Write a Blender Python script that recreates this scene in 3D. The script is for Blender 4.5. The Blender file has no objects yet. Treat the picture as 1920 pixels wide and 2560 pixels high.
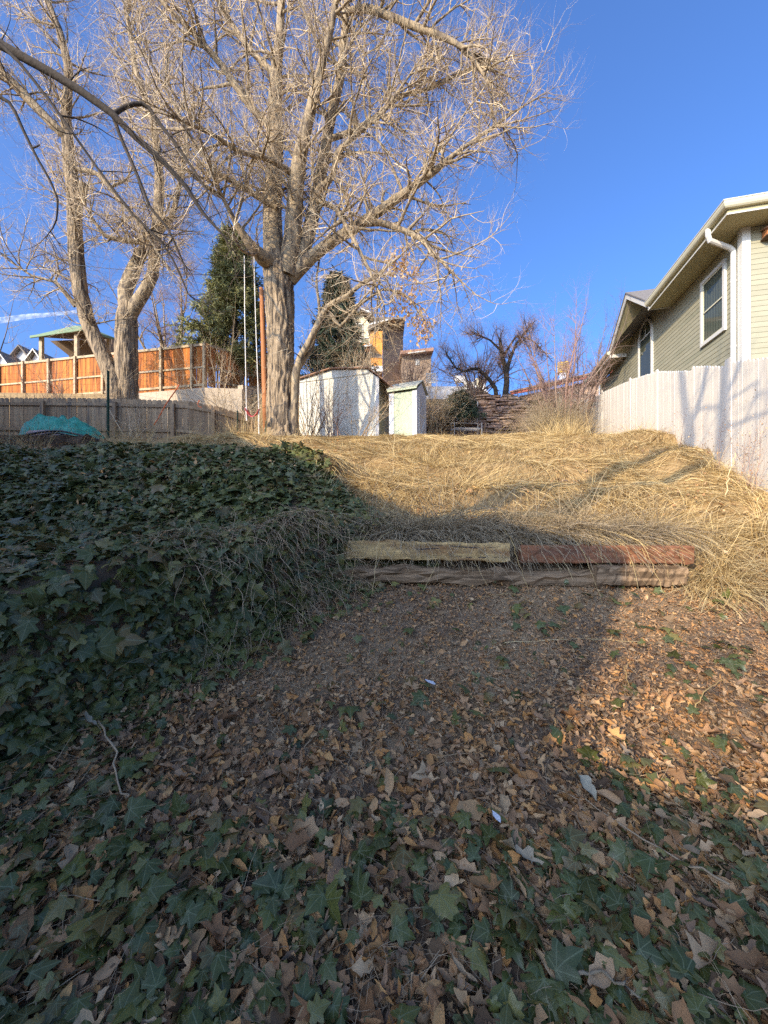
import bpy, math, random
import numpy as np
from mathutils import Vector, Matrix

# ------------------------------------------------------------------ camera, sky, sun, exposure
sc = bpy.context.scene
COL = sc.collection
CAM_Z, HOR, F_PX = 1.6, 1280.0, 960.0
cam_d = bpy.data.cameras.new('camera')
cam_d.sensor_fit = 'HORIZONTAL'; cam_d.sensor_width = 36; cam_d.lens = 18
cam_d.clip_start = 0.05; cam_d.clip_end = 20000
cam = bpy.data.objects.new('camera', cam_d); COL.objects.link(cam)
cam.location = (0, 0, CAM_Z); cam.rotation_euler = (math.radians(90), 0, 0)
sc.camera = cam

SUN_EL = math.radians(22)
SDIR = np.array([0.66, 0.75, 0.0]); SDIR /= np.linalg.norm(SDIR)
SDIR = np.array([SDIR[0]*math.cos(SUN_EL), SDIR[1]*math.cos(SUN_EL), -math.sin(SUN_EL)])   # the way the light travels
world = bpy.data.worlds.new('World'); sc.world = world; world.use_nodes = True
wn = world.node_tree.nodes; wl = world.node_tree.links
bg = wn['Background']; sky = wn.new('ShaderNodeTexSky'); sky.sky_type = 'NISHITA'
sky.sun_disc = False; sky.sun_elevation = SUN_EL
sky.sun_rotation = math.atan2(-SDIR[0], -SDIR[1])
sky.altitude = 100; sky.air_density = 0.75; sky.dust_density = 6.5; sky.ozone_density = 9.3
wl.new(sky.outputs[0], bg.inputs[0]); bg.inputs[1].default_value = 0.15
world.cycles.sampling_method = 'MANUAL'; world.cycles.sample_map_resolution = 1024
sun_d = bpy.data.lights.new('sun', 'SUN'); sun_d.energy = 2.3; sun_d.angle = math.radians(0.42)
sun_d.color = (1.0, 0.82, 0.58)
sun = bpy.data.objects.new('sun', sun_d); COL.objects.link(sun)
sun.location = (-20, -20, 20)
sun.rotation_euler = Vector(SDIR).to_track_quat('-Z', 'Y').to_euler()
sc.view_settings.view_transform = 'Standard'; sc.view_settings.look = 'None'
sc.view_settings.gamma = 1.0; sc.view_settings.use_curve_mapping = False
sc.view_settings.exposure = 1.66
sc.cycles.use_denoising = False; sc.cycles.use_adaptive_sampling = False; sc.cycles.light_sampling_threshold = 0.0; sc.cycles.sample_clamp_indirect = 6.0; sc.cycles.use_light_tree = False
sc.cycles.max_bounces = 6; sc.cycles.transparent_max_bounces = 12

rng = np.random.default_rng(7)
random.seed(7)

def P(px, py, Y):
    return np.array([(px-960.0)/F_PX*Y, Y, CAM_Z+(HOR-py)/F_PX*Y])

# ------------------------------------------------------------------ materials
def mat(name, pal, thatch=None, nv=0.25, ns=(6, 6, 6), detail=4, bump=0.2, bdist=0.01, rough=0.85, spec=0.2, transl=0.0,
        stain=None, veins=None, const=False, metallic=0.0, nr=0.6, bs=None):
    m = bpy.data.materials.new(name); m.use_nodes = True
    nt = m.node_tree; N = nt.nodes; L = nt.links
    bs_ = N['Principled BSDF']; out = N['Material Output']
    def nd(t, **k):
        n = N.new(t)
        for a, b in k.items(): setattr(n, a, b)
        return n
    def math_(op, a, b=None, c=None):
        n = nd('ShaderNodeMath', operation=op)
        for i, v in enumerate((a, b, c)):
            if v is None: continue
            if hasattr(v, 'links'): L.new(v, n.inputs[i])
            else: n.inputs[i].default_value = v
        return n.outputs[0]
    at = nd('ShaderNodeAttribute', attribute_name='lp'); sx = nd('ShaderNodeSeparateXYZ'); L.new(at.outputs['Vector'], sx.inputs[0])
    oi = nd('ShaderNodeObjectInfo')
    rnd = math_('FRACT', math_('ADD', sx.outputs[2], oi.outputs['Random']))
    tc = nd('ShaderNodeTexCoord')
    off = nd('ShaderNodeVectorMath', operation='ADD'); L.new(tc.outputs['Object'], off.inputs[0])
    sc_ = math_('MULTIPLY', rnd, 37.0); cb = nd('ShaderNodeCombineXYZ')
    for i in range(3): L.new(sc_, cb.inputs[i])
    L.new(cb.outputs[0], off.inputs[1])
    mp = nd('ShaderNodeVectorMath', operation='MULTIPLY'); L.new(off.outputs[0], mp.inputs[0]); mp.inputs[1].default_value = ns
    no = nd('ShaderNodeTexNoise'); no.inputs['Scale'].default_value = 1; no.inputs['Detail'].default_value = detail
    no.inputs['Roughness'].default_value = nr
    L.new(mp.outputs[0], no.inputs['Vector'])
    ramp = nd('ShaderNodeValToRGB'); cr = ramp.color_ramp
    if const: cr.interpolation = 'CONSTANT'
    k = len(pal)
    while len(cr.elements) < k: cr.elements.new(0.5)
    for i, c in enumerate(pal):
        cr.elements[i].position = (i/(k if const else max(1, k-1)))
        cr.elements[i].color = (*c, 1)
    if k == 1: cr.elements[1].color = (*pal[0], 1)
    L.new(rnd, ramp.inputs[0])
    # brightness grain
    g = math_('MULTIPLY_ADD', no.outputs[0], 2.6*nv, 1-1.3*nv)
    mul = nd('ShaderNodeMix', data_type='RGBA', blend_type='MULTIPLY'); mul.inputs[0].default_value = 1
    L.new(ramp.outputs[0], mul.inputs[6])
    cg = nd('ShaderNodeCombineColor')
    for i in range(3): L.new(g, cg.inputs[i])
    L.new(cg.outputs[0], mul.inputs[7])
    col = mul.outputs[2]
    if stain:
        sc2, lo, hi, c2 = stain
        n2 = nd('ShaderNodeTexNoise'); n2.inputs['Scale'].default_value = 1; n2.inputs['Detail'].default_value = 5
        m2 = nd('ShaderNodeVectorMath', operation='MULTIPLY'); L.new(off.outputs[0], m2.inputs[0]); m2.inputs[1].default_value = sc2
        L.new(m2.outputs[0], n2.inputs['Vector'])
        mr = nd('ShaderNodeMapRange', interpolation_type='SMOOTHSTEP'); L.new(n2.outputs[0], mr.inputs[0])
        mr.inputs[1].default_value = lo; mr.inputs[2].default_value = hi
        mx = nd('ShaderNodeMix', data_type='RGBA'); L.new(mr.outputs[0], mx.inputs[0]); L.new(col, mx.inputs[6]); mx.inputs[7].default_value = (*c2, 1)
        col = mx.outputs[2]
    if veins:
        au = math_('ABSOLUTE', sx.outputs[0]); best = None
        for th in (0.0, 0.75, 1.6):
            d = math_('ABSOLUTE', math_('SUBTRACT', math_('MULTIPLY', au, math.cos(th)), math_('MULTIPLY', math_('SUBTRACT', sx.outputs[1], 0.06), math.sin(th))))
            best = d if best is None else math_('MINIMUM', best, d)
        w = math_('SUBTRACT', 1.0, math_('DIVIDE', best, 0.022)); w = math_('MULTIPLY', math_('MAXIMUM', w, 0.0), 0.75)
        mx = nd('ShaderNodeMix', data_type='RGBA'); L.new(w, mx.inputs[0]); L.new(col, mx.inputs[6]); mx.inputs[7].default_value = (*veins, 1)
        col = mx.outputs[2]
    if thatch:
        mx = nd('ShaderNodeMix', data_type='RGBA'); L.new(sx.outputs[0], mx.inputs[0]); L.new(col, mx.inputs[6])
        m5 = nd('ShaderNodeMix', data_type='RGBA', blend_type='MULTIPLY'); m5.inputs[0].default_value = 1; m5.inputs[6].default_value = (*thatch, 1); L.new(cg.outputs[0], m5.inputs[7])
        L.new(m5.outputs[2], mx.inputs[7]); col = mx.outputs[2]
    L.new(col, bs_.inputs['Base Color'])
    bs_.inputs['Roughness'].default_value = rough; bs_.inputs['Specular IOR Level'].default_value = spec
    bs_.inputs['Metallic'].default_value = metallic
    if bump:
        bp = nd('ShaderNodeBump'); bp.inputs['Strength'].default_value = bump; bp.inputs['Distance'].default_value = bdist
        hsrc = no.outputs[0]
        if bs:
            n3 = nd('ShaderNodeTexNoise'); n3.inputs['Scale'].default_value = 1; n3.inputs['Detail'].default_value = 6
            m3 = nd('ShaderNodeVectorMath', operation='MULTIPLY'); L.new(off.outputs[0], m3.inputs[0]); m3.inputs[1].default_value = bs
            L.new(m3.outputs[0], n3.inputs['Vector']); hsrc = n3.outputs[0]
        L.new(hsrc, bp.inputs['Height']); L.new(bp.outputs[0], bs_.inputs['Normal'])
    if transl:
        tr = nd('ShaderNodeBsdfTranslucent'); L.new(col, tr.inputs[0])
        ms = nd('ShaderNodeMixShader'); ms.inputs[0].default_value = transl
        L.new(bs_.outputs[0], ms.inputs[1]); L.new(tr.outputs[0], ms.inputs[2]); L.new(ms.outputs[0], out.inputs[0])
    return m

MAT = {}
MAT['soil'] = mat('soil', [(.17, .115, .07)], thatch=(.27, .18, .08), nv=.5, ns=(9, 9, 9), bump=.8, bdist=.03, detail=8, stain=((1.1, 1.1, 1.1), .45, .62, (.26, .18, .10)))
MAT['ivy'] = mat('ivy', [(.052, .062, .018), (.10, .112, .028), (.072, .092, .03), (.145, .148, .034), (.058, .076, .028), (.22, .20, .055), (.17, .11, .036), (.08, .098, .036)],
                 nv=.3, ns=(30, 30, 30), bump=.15, bdist=.004, rough=.40, spec=.38, transl=.2, veins=(.22, .24, .12))
MAT['litter'] = mat('litter', [(.48, .26, .115), (.25, .13, .06), (.58, .36, .17), (.10, .06, .033), (.60, .41, .22), (.35, .19, .09), (.55, .27, .085), (.18, .115, .07), (.43, .26, .14), (.60, .33, .12)],
                    nv=.35, ns=(22, 22, 22), bump=.3, bdist=.004, rough=.8, transl=.15)
MAT['straw'] = mat('straw', [(.58, .41, .16), (.70, .53, .24), (.48, .32, .12), (.62, .48, .25), (.30, .20, .085), (.74, .59, .30), (.52, .36, .15), (.22, .145, .065)],
                   nv=.2, ns=(9, 9, 9), bump=0, rough=.65, spec=.3, transl=.2)
MAT['straw_grey'] = mat('straw_grey', [(.42, .33, .20), (.30, .23, .14), (.50, .40, .25), (.24, .18, .11)], nv=.2, bump=0, rough=.75, transl=.15)
MAT['dead_stem'] = mat('dead_stem', [(.33, .23, .13), (.46, .335, .195), (.20, .135, .08)], nv=.3, bump=0, rough=.85)
MAT['bark'] = mat('bark', [(.28, .21, .13), (.30, .225, .14)], nv=.75, ns=(16, 16, 2.6), detail=7, bump=1.0, bdist=.09, rough=.95, stain=((11, 11, 1.1), .50, .60, (.095, .075, .055)), bs=(16, 16, 2.4))  # stain slot: dark streaks stand in for shade in the furrows
MAT['bark_limb'] = mat('bark_limb', [(.30, .23, .14)], nv=.6, ns=(12, 12, 5), detail=6, bump=.9, bdist=.04, rough=.95, stain=((9, 9, 3), .5, .62, (.12, .095, .07)))
MAT['bark_dark'] = mat('bark_dark', [(.05, .04, .03)], nv=.5, ns=(14, 14, 14), bump=.8, bdist=.02, rough=.95)
MAT['twig'] = mat('twig', [(.45, .33, .19), (.66, .51, .31), (.26, .18, .11), (.76, .62, .40), (.16, .11, .075), (.50, .385, .235), (.20, .14, .09)], nv=.2, bump=0, rough=.75, spec=.3)
MAT['twig_dark'] = mat('twig_dark', [(.12, .085, .065), (.18, .13, .10), (.24, .16, .12)], nv=.3, bump=0, rough=.85)
MAT['twig_red'] = mat('twig_red', [(.24, .14, .11), (.32, .20, .15), (.20, .13, .10), (.38, .27, .19)], nv=.3, bump=0, rough=.8)
MAT['needle'] = mat('needle', [(.15, .165, .06), (.22, .22, .085), (.28, .26, .10), (.17, .18, .07)], nv=.3, bump=0, rough=.6, transl=.1)
MAT['needle_dark'] = mat('needle_dark', [(.02, .035, .025), (.035, .055, .035), (.05, .07, .04)], nv=.3, bump=0, rough=.6)
MAT['seed'] = mat('seed', [(.62, .38, .17), (.7, .48, .26), (.5, .3, .14)], nv=.2, bump=0, transl=.3)
MAT['timber_pale'] = mat('timber_pale', [(.43, .295, .125)], nv=.7, ns=(1.6, 34, 34), detail=5, bump=.5, bdist=.008, stain=((1.1, 4, 9), (.50), .68, (.24, .13, .055)))
MAT['timber_red'] = mat('timber_red', [(.215, .095, .048)], nv=.7, ns=(1.8, 34, 34), detail=5, bump=.4, bdist=.006, stain=((1.5, 6, 6), .55, .7, (.13, .065, .04)))
MAT['timber_old'] = mat('timber_old', [(.24, .16, .09)], nv=.8, ns=(1.3, 40, 40), detail=7, bump=.6, bdist=.012, stain=((1.2, 14, 14), .5, .62, (.10, .065, .035)))
MAT['timber_dark'] = mat('timber_dark', [(.085, .055, .036)], nv=.5, ns=(2, 22, 22), detail=6, bump=.9, bdist=.02)
MAT['white_picket'] = mat('white_picket', [(.575, .525, .435), (.605, .55, .46), (.535, .49, .415)], nv=.16, ns=(28, 28, 3), bump=.06, bdist=.002, stain=((9, 9, 1.1), .58, .8, (.52, .49, .45)))
MAT['grey_picket'] = mat('grey_picket', [(.31, .215, .125), (.39, .28, .165), (.23, .16, .095), (.34, .235, .135)], nv=.4, ns=(30, 30, 2.2), detail=6, bump=.5, bdist=.006, stain=((8, 8, 1), .5, .72, (.155, .125, .095)))
MAT['orange_board'] = mat('orange_board', [(.38, .125, .028), (.50, .185, .04), (.28, .085, .022), (.42, .145, .035)], nv=.4, ns=(26, 26, 1.6), detail=5, bump=.3, bdist=.005, stain=((9, 9, .9), .50, .66, (.15, .055, .02)))
MAT['cedar_pale'] = mat('cedar_pale', [(.44, .33, .19), (.40, .31, .2)], nv=.4, ns=(9, 9, 9), bump=.4, bdist=.005, stain=((3, 3, 3), .5, .7, (.27, .2, .12)))
MAT['cedar_pole'] = mat('cedar_pole', [(.34, .14, .055)], nv=.5, ns=(12, 12, 1.5), bump=.4, bdist=.01, stain=((4, 4, .8), .5, .66, (.20, .085, .04)))
MAT['concrete'] = mat('concrete', [(.44, .36, .26)], nv=.2, ns=(3, 3, 3), detail=7, bump=.3, bdist=.01, stain=((1, 1, .5), .55, .75, (.37, .32, .25)))
MAT['siding'] = mat('siding', [(.285, .266, .178), (.30, .28, .19), (.275, .256, .17)], nv=.12, ns=(2.5, 2.5, 9), bump=.03, bdist=.002, rough=.6, spec=.3, stain=((.7, .7, .7), .5, .8, (.235, .228, .15)))
MAT['soffit'] = mat('soffit', [(.36, .32, .18)], nv=.08, ns=(3, 3, 3), bump=.05, rough=.6)
MAT['trim_cream'] = mat('trim_cream', [(.50, .465, .32)], nv=.08, ns=(4, 4, 4), bump=.05, rough=.45, spec=.4)
MAT['trim_white'] = mat('trim_white', [(.52, .50, .44)], nv=.08, ns=(4, 4, 4), bump=.05, rough=.5, spec=.4)
MAT['shingle'] = mat('shingle', [(.16, .145, .13)], nv=.5, ns=(14, 14, 14), bump=.6, bdist=.01)
MAT['green_roof'] = mat('green_roof', [(.16, .22, .13)], nv=.2, ns=(8, 8, 8), bump=.2)
MAT['shed_white'] = mat('shed_white', [(.55, .54, .47)], nv=.15, ns=(18, 18, 1.6), bump=.2, bdist=.006, stain=((3, 3, .7), .52, .75, (.56, .54, .46)))
MAT['shed_trim'] = mat('shed_trim', [(.50, .50, .50)], nv=.15, ns=(12, 12, 3), bump=.2, stain=((3, 3, 1), .5, .75, (.42, .42, .42)))
MAT['shed_sage'] = mat('shed_sage', [(.40, .435, .30)], nv=.15, ns=(22, 22, 1.8), bump=.2, bdist=.005)
MAT['shed_roof'] = mat('shed_roof', [(.36, .36, .30)], nv=.25, ns=(14, 14, 14), bump=.4)
MAT['rust_trim'] = mat('rust_trim', [(.30, .17, .11)], nv=.35, ns=(9, 9, 9), bump=.3)
MAT['sandstone'] = mat('sandstone', [(.25, .16, .12), (.33, .23, .165), (.19, .125, .10), (.40, .29, .20), (.16, .115, .10), (.28, .19, .14)], nv=.4, ns=(7, 7, 12), detail=7, bump=.8, bdist=.03)
MAT['rubble'] = mat('rubble', [(.06, .045, .04)], nv=.4, bump=.5)
MAT['tarp'] = mat('tarp', [(.04, .30, .20)], nv=.35, ns=(7, 7, 7), bump=1.0, bdist=.06, rough=.5, spec=.4, stain=((2.5, 2.5, 2.5), .55, .7, (.025, .18, .125)))
MAT['black_plastic'] = mat('black_plastic', [(.018, .018, .022)], nv=.2, bump=.1, rough=.45, spec=.4)
MAT['pinkish'] = mat('pinkish', [(.38, .27, .24)], nv=.25, bump=.3)
MAT['green_metal'] = mat('green_metal', [(.03, .075, .05)], nv=.3, ns=(20, 20, 20), bump=.2, rough=.55)
MAT['wire'] = mat('wire', [(.10, .10, .095)], nv=.2, bump=0, rough=.6)
MAT['rope'] = mat('rope', [(.72, .68, .60)], nv=.2, ns=(60, 60, 60), bump=.3, rough=.9)
MAT['red_plastic'] = mat('red_plastic', [(.58, .02, .03)], nv=.12, bump=.05, rough=.35, spec=.5)
MAT['orange_strap'] = mat('orange_strap', [(.66, .17, .06)], nv=.15, bump=.1)
MAT['iron'] = mat('iron', [(.42, .40, .37)], nv=.3, ns=(30, 30, 30), bump=.2, rough=.6)
MAT['orange_wall'] = mat('orange_wall', [(.62, .27, .055)], nv=.25, ns=(14, 14, 1), bump=.2)
MAT['cream_wall'] = mat('cream_wall', [(.70, .60, .38)], nv=.12, ns=(4, 4, 4), bump=.1)
MAT['white_wall'] = mat('white_wall', [(.74, .72, .68)], nv=.1, ns=(4, 4, 4), bump=.1)
MAT['brown_wall'] = mat('brown_wall', [(.28, .20, .13)], nv=.3, ns=(10, 10, 2), bump=.2)
MAT['grey_wall'] = mat('grey_wall', [(.40, .40, .40)], nv=.15, ns=(4, 4, 4), bump=.1)
MAT['brick_tan'] = mat('brick_tan', [(.58, .38, .24)], nv=.3, ns=(9, 9, 20), bump=.2)
MAT['red_trim'] = mat('red_trim', [(.36, .10, .07)], nv=.25, bump=.1)
MAT['yellow_box'] = mat('yellow_box', [(.78, .50, .08)], nv=.2, bump=.1)
MAT['curtain'] = mat('curtain', [(.20, .20, .165), (.27, .27, .22), (.15, .15, .12)], nv=.3, ns=(30, 30, 1.5), bump=.3)
MAT['dead_leaf_pale'] = mat('dead_leaf_pale', [(.40, .34, .22), (.34, .25, .15)], nv=.3, ns=(30, 30, 30), bump=.4, bdist=.005)
MAT['paper'] = mat('paper', [(.55, .55, .55)], nv=.05, bump=.1)
def glass_mat():
    m = bpy.data.materials.new('window_glass'); m.use_nodes = True
    b = m.node_tree.nodes['Principled BSDF']
    b.inputs['Base Color'].default_value = (.035, .04, .035, 1); b.inputs['Roughness'].default_value = .04
    b.inputs['Specular IOR Level'].default_value = .6
    nt = m.node_tree; tr = nt.nodes.new('ShaderNodeBsdfTransparent'); tr.inputs[0].default_value = (.75, .8, .75, 1)
    mx = nt.nodes.new('ShaderNodeMixShader'); mx.inputs[0].default_value = .45
    nt.links.new(tr.outputs[0], mx.inputs[1]); nt.links.new(b.outputs[0], mx.inputs[2]); nt.links.new(mx.outputs[0], nt.nodes['Material Output'].inputs[0])
    return m
MAT['glass'] = glass_mat()

# ------------------------------------------------------------------ mesh helpers
def nrm(a): return a/np.maximum(np.linalg.norm(a, axis=-1, keepdims=True), 1e-9)

class Geo:
    def __init__(s): s.V = []; s.F = {}; s.L = []; s.n = 0
    def add(s, V, F, lp=None):
        V = np.asarray(V, float).reshape(-1, 3)
        if isinstance(F, np.ndarray): groups = {F.shape[1]: F} if len(F) else {}
        else:
            groups = {}
            for f in F: groups.setdefault(len(f), []).append(f)
        for k, f in groups.items(): s.F.setdefault(k, []).append(np.asarray(f, np.int64)+s.n)
        s.V.append(V)
        s.L.append(np.zeros((len(V), 3)) if lp is None else np.broadcast_to(np.asarray(lp, float), (len(V), 3)))
        s.n += len(V); return s
    def box(s, lo, hi, rnd=0):
        x0, y0, z0 = lo; x1, y1, z1 = hi
        V = [(x0,y0,z0),(x1,y0,z0),(x1,y1,z0),(x0,y1,z0),(x0,y0,z1),(x1,y0,z1),(x1,y1,z1),(x0,y1,z1)]
        return s.add(V, [(0,3,2,1),(4,5,6,7),(0,1,5,4),(1,2,6,5),(2,3,7,6),(3,0,4,7)], (0, 0, rnd))
    def bar(s, a, b, w, h=None, up=(0, 0, 1), rnd=0):
        a = np.array(a, float); b = np.array(b, float); h = h or w
        t = nrm(b-a); up = np.array(up, float)
        if abs(t@up) > .95: up = np.array([1., 0, 0])
        x = nrm(np.cross(t, up)); z = np.cross(x, t)
        V = [p+x*sx*w/2+z*sz*h/2 for p in (a, b) for sx, sz in ((-1,-1),(1,-1),(1,1),(-1,1))]
        return s.add(V, [(0,1,2,3),(7,6,5,4),(0,4,5,1),(1,5,6,2),(2,6,7,3),(3,7,4,0)], (0, 0, rnd))
    def prism(s, poly, d, rnd=0):
        poly = np.array(poly, float); d = np.array(d, float); n = len(poly)
        V = np.concatenate([poly, poly+d])
        F = [tuple(range(n))[::-1], tuple(range(n, 2*n))] + [(i, (i+1) % n, n+(i+1) % n, n+i) for i in range(n)]
        return s.add(V, F, (0, 0, rnd))
    def tubes(s, pts, rad, sides=4, rnd=None, cap=False):
        pts = np.asarray(pts, float); rad = np.asarray(rad, float)
        M, n, _ = pts.shape
        t = np.empty_like(pts); t[:, 1:-1] = pts[:, 2:]-pts[:, :-2]; t[:, 0] = pts[:, 1]-pts[:, 0]; t[:, -1] = pts[:, -1]-pts[:, -2]
        t = nrm(t); mt = nrm(t.mean(1))
        ax = np.where(np.abs(mt[:, 2:3]) < .8, np.array([[0., 0, 1]]), np.array([[1., 0, 0]]))
        a = nrm(np.cross(t, ax[:, None, :])); b = np.cross(t, a)
        ang = np.arange(sides)/sides*2*np.pi
        V = pts[:, :, None, :]+rad[:, :, None, None]*(a[:, :, None, :]*np.cos(ang)[None, None, :, None]+b[:, :, None, :]*np.sin(ang)[None, None, :, None])
        i = np.arange(M)[:, None, None]; j = np.arange(n-1)[None, :, None]; k = np.arange(sides)[None, None, :]
        base = i*n*sides+j*sides; k2 = (k+1) % sides
        F = np.stack(np.broadcast_arrays(base+k, base+sides+k, base+sides+k2, base+k2), -1).reshape(-1, 4)
        if rnd is None: rnd = rng.random(M)
        lp = np.zeros((M, n, sides, 3)); lp[..., 2] = np.asarray(rnd).reshape(-1, 1, 1)
        s.add(V.reshape(-1, 3), F, lp.reshape(-1, 3))
        if cap:
            o = s.n-M*n*sides
            for q in range(M):
                e = o+q*n*sides
                s.F.setdefault(sides, []).append(np.array([[e+x for x in range(sides)], [e+(n-1)*sides+x for x in range(sides)][::-1]]))
        return s
    def tube(s, pts, rad, sides=8, rnd=0, cap=True):
        pts = np.array(pts, float); rad = np.broadcast_to(np.array(rad, float), (len(pts),))
        return s.tubes(pts[None], rad[None], sides, [rnd], cap)
    def scatter(s, T, TF, pos, yax, nor, size, rnd, tuv=None):
        z = nrm(nor); y = nrm(yax-z*(yax*z).sum(-1, keepdims=True)); x = np.cross(y, z)
        R = np.stack([x, y, z], -1)                       # columns
        V = np.einsum('mij,nj->mni', R, T)*np.asarray(size).reshape(-1, 1, 1)+pos[:, None, :]
        m, n = len(pos), len(T)
        F = (np.asarray(TF)[None]+(np.arange(m)*n)[:, None, None]).reshape(-1, np.asarray(TF).shape[1])
        lp = np.zeros((m, n, 3)); lp[..., 2] = np.asarray(rnd)[:, None]
        if tuv is not None: lp[..., :2] = tuv[None]
        return s.add(V.reshape(-1, 3), F, lp.reshape(-1, 3))
    def mesh(s, name, smooth=False):
        me = bpy.data.meshes.new(name)
        V = np.concatenate(s.V); me.vertices.add(len(V)); me.vertices.foreach_set('co', V.astype(np.float32).ravel())
        loops = []; starts = []; tot = 0
        for k, fs in s.F.items():
            f = np.concatenate(fs); loops.append(f.ravel()); starts.append(tot+np.arange(len(f))*k); tot += f.size
        loops = np.concatenate(loops).astype(np.int32); starts = np.concatenate(starts).astype(np.int32)
        me.loops.add(tot); me.loops.foreach_set('vertex_index', loops)
        me.polygons.add(len(starts)); me.polygons.foreach_set('loop_start', starts)
        a = me.attributes.new('lp', 'FLOAT_VECTOR', 'POINT'); a.data.foreach_set('vector', np.concatenate(s.L).astype(np.float32).ravel())
        me.update(calc_edges=True)
        me.validate()
        me.polygons.foreach_set('use_smooth', np.full(len(me.polygons), bool(smooth)))
        return me
    def build(s, name, m, parent=None, smooth=False):
        me = s.mesh(name, smooth); me.materials.append(MAT[m])
        o = bpy.data.objects.new(name, me); COL.objects.link(o)
        if parent: o.parent = parent
        return o

def tag(o, label=None, cat=None, group=None, kind=None):
    if label: o['label'] = label
    if cat: o['category'] = cat
    if group: o['group'] = group
    if kind: o['kind'] = kind
    return o
def thing(name, loc, label, cat, rz=0, group=None):
    o = bpy.data.objects.new(name, None); COL.objects.link(o); o.empty_display_size = .2
    o.location = loc; o.rotation_euler = (0, 0, rz)
    return tag(o, label, cat, group)
def piece(name, me, parent, loc, rz=0, scale=(1, 1, 1), rx=0, ry=0):
    o = bpy.data.objects.new(name, me); COL.objects.link(o); o.parent = parent
    o.location = loc; o.rotation_euler = (rx, ry, rz); o.scale = scale
    return o
def wmesh(me, m): me.materials.append(MAT[m]); return me

# value noise
_tab = np.random.default_rng(3).random((64, 64))
def vn(x, y):
    x = np.asarray(x, float); y = np.asarray(y, float)
    xi = np.floor(x).astype(int); yi = np.floor(y).astype(int); fx = x-xi; fy = y-yi
    fx = fx*fx*(3-2*fx); fy = fy*fy*(3-2*fy)
    g = lambda a, b: _tab[a % 64, b % 64]
    return (g(xi, yi)*(1-fx)+g(xi+1, yi)*fx)*(1-fy)+(g(xi, yi+1)*(1-fx)+g(xi+1, yi+1)*fx)*fy
def fbm(x, y, o=3):
    r = 0; a = .5
    for i in range(o): r = r+a*vn(x*2**i+i*17.3, y*2**i+i*9.1); a *= .5
    return r/(1-.5**o)

# ------------------------------------------------------------------ ground
def ss(a, b, x): t = np.clip((x-a)/(b-a), 0, 1); return t*t*(3-2*t)
CY = [-60, -8, -2, 0, 1.2, 2.2, 3.2, 4.0, 4.14, 4.36, 5.5, 7, 8.5, 10.5, 12, 13, 16.15, 16.6, 18, 80, 140, 500]
CZ = [-4, -1.0, -.25, -.02, 0, .15, .48, .83, .86, 1.26, 1.68, 2.20, 2.78, 3.46, 3.93, 4.1, 4.65, 6.35, 6.9, 25.0, 36, 60]
RY = [-60, -8, -2, 0, 1.2, 2.2, 3.2, 3.9, 4.5, 5.5, 7, 8.5, 10.5, 12, 14, 16, 22, 30, 80, 140, 500]
RZ = [-4, -1.0, -.25, -.02, 0, .15, .48, .85, 1.35, 1.72, 2.25, 2.85, 3.5, 3.95, 4.15, 4.6, 6.0, 9.0, 25, 36, 60]
LY = [4.2, 4.35, 5.0, 5.6, 6.1, 6.7, 8.0, 8.3, 10, 11.5, 12, 14, 15.8, 16.1, 16.4, 18, 80, 140, 500]
LZ = [1.27, 1.33, 1.93, 2.36, 2.55, 2.66, 2.76, 3.12, 3.4, 3.78, 3.85, 4.3, 4.6, 4.7, 6.6, 7.2, 25.0, 36, 60]
def xe(y): return np.interp(y, [-3, 0, 1.2, 2.0, 2.8, 3.5, 4.1, 4.5], [-3, -2.85, -2.65, -2.3, -1.6, -.95, -.35, -.1])
def inside(x, y):      # how far inside the ivy terrace on the left
    return (xe(y)+.16*(vn(x*1.7+5, y*1.7)-.5)-x)*.75
def H(x, y):
    x = np.asarray(x, float); y = np.asarray(y, float)
    c = np.interp(y, CY, CZ); r = np.interp(y, RY, RZ)
    wr = np.where(y < 9, ss(3.1, 3.8, x), ss(5.2, 6.2, x)); c = c*(1-wr)+r*wr
    c = c+.33*ss(3.8, 6, x)*ss(5.2, 6.8, y)*(1-ss(8.5, 12, y))
    i_ = inside(x, y)
    t1 = np.maximum(.62+.175*np.clip(y, -2, 4.3)+.2*(vn(x*1.6, y*1.6+4)-.5)+.13*np.exp(-((i_-.26)/.22)**2)*(1-ss(3.6, 4.2, y))+.16*np.exp(-((x+.55)/.5)**2-((y-3.85)/.35)**2), c)
    f = ss(-.02, .12, i_)*(1-ss(4.2, 4.45, y))
    h = c+(t1-c)*f
    l = np.interp(y, LY, LZ); w = (1-ss(-1.8, .25, x))*ss(4.15, 4.4, y)
    h = h*(1-w)+l*w
    g = ss(4.2, 5, y)*(1-ss(12, 15, y))
    fr = (y*.60+.10*x+.9*fbm(x*.45+1, y*.3, 2)) % 1
    saw = np.where(fr < .16, fr/.16-.5, .5-(fr-.16)/.84)
    h = h+g*(1-ss(9, 11.5, y))*(1-w)*.27*saw
    h = h+g*(.20*(fbm(x*.7+3, y*.9, 2)-.5)+.19*(vn(x*1.9, y*2.3)-.5))
    h = h+(1-g)*.05*(fbm(x*2.1, y*2.1, 3)-.5)*(1-ss(16, 18, y))
    return h
def Hn(x, y, e=.03):
    gx = (H(x+e, y)-H(x-e, y))/(2*e); gy = (H(x, y+e)-H(x, y-e))/(2*e)
    return nrm(np.stack([-gx, -gy, np.ones_like(gx)], -1)), gx, gy
def at(x, y, dz=0): return (float(x), float(y), float(H(x, y))+dz)

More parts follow.
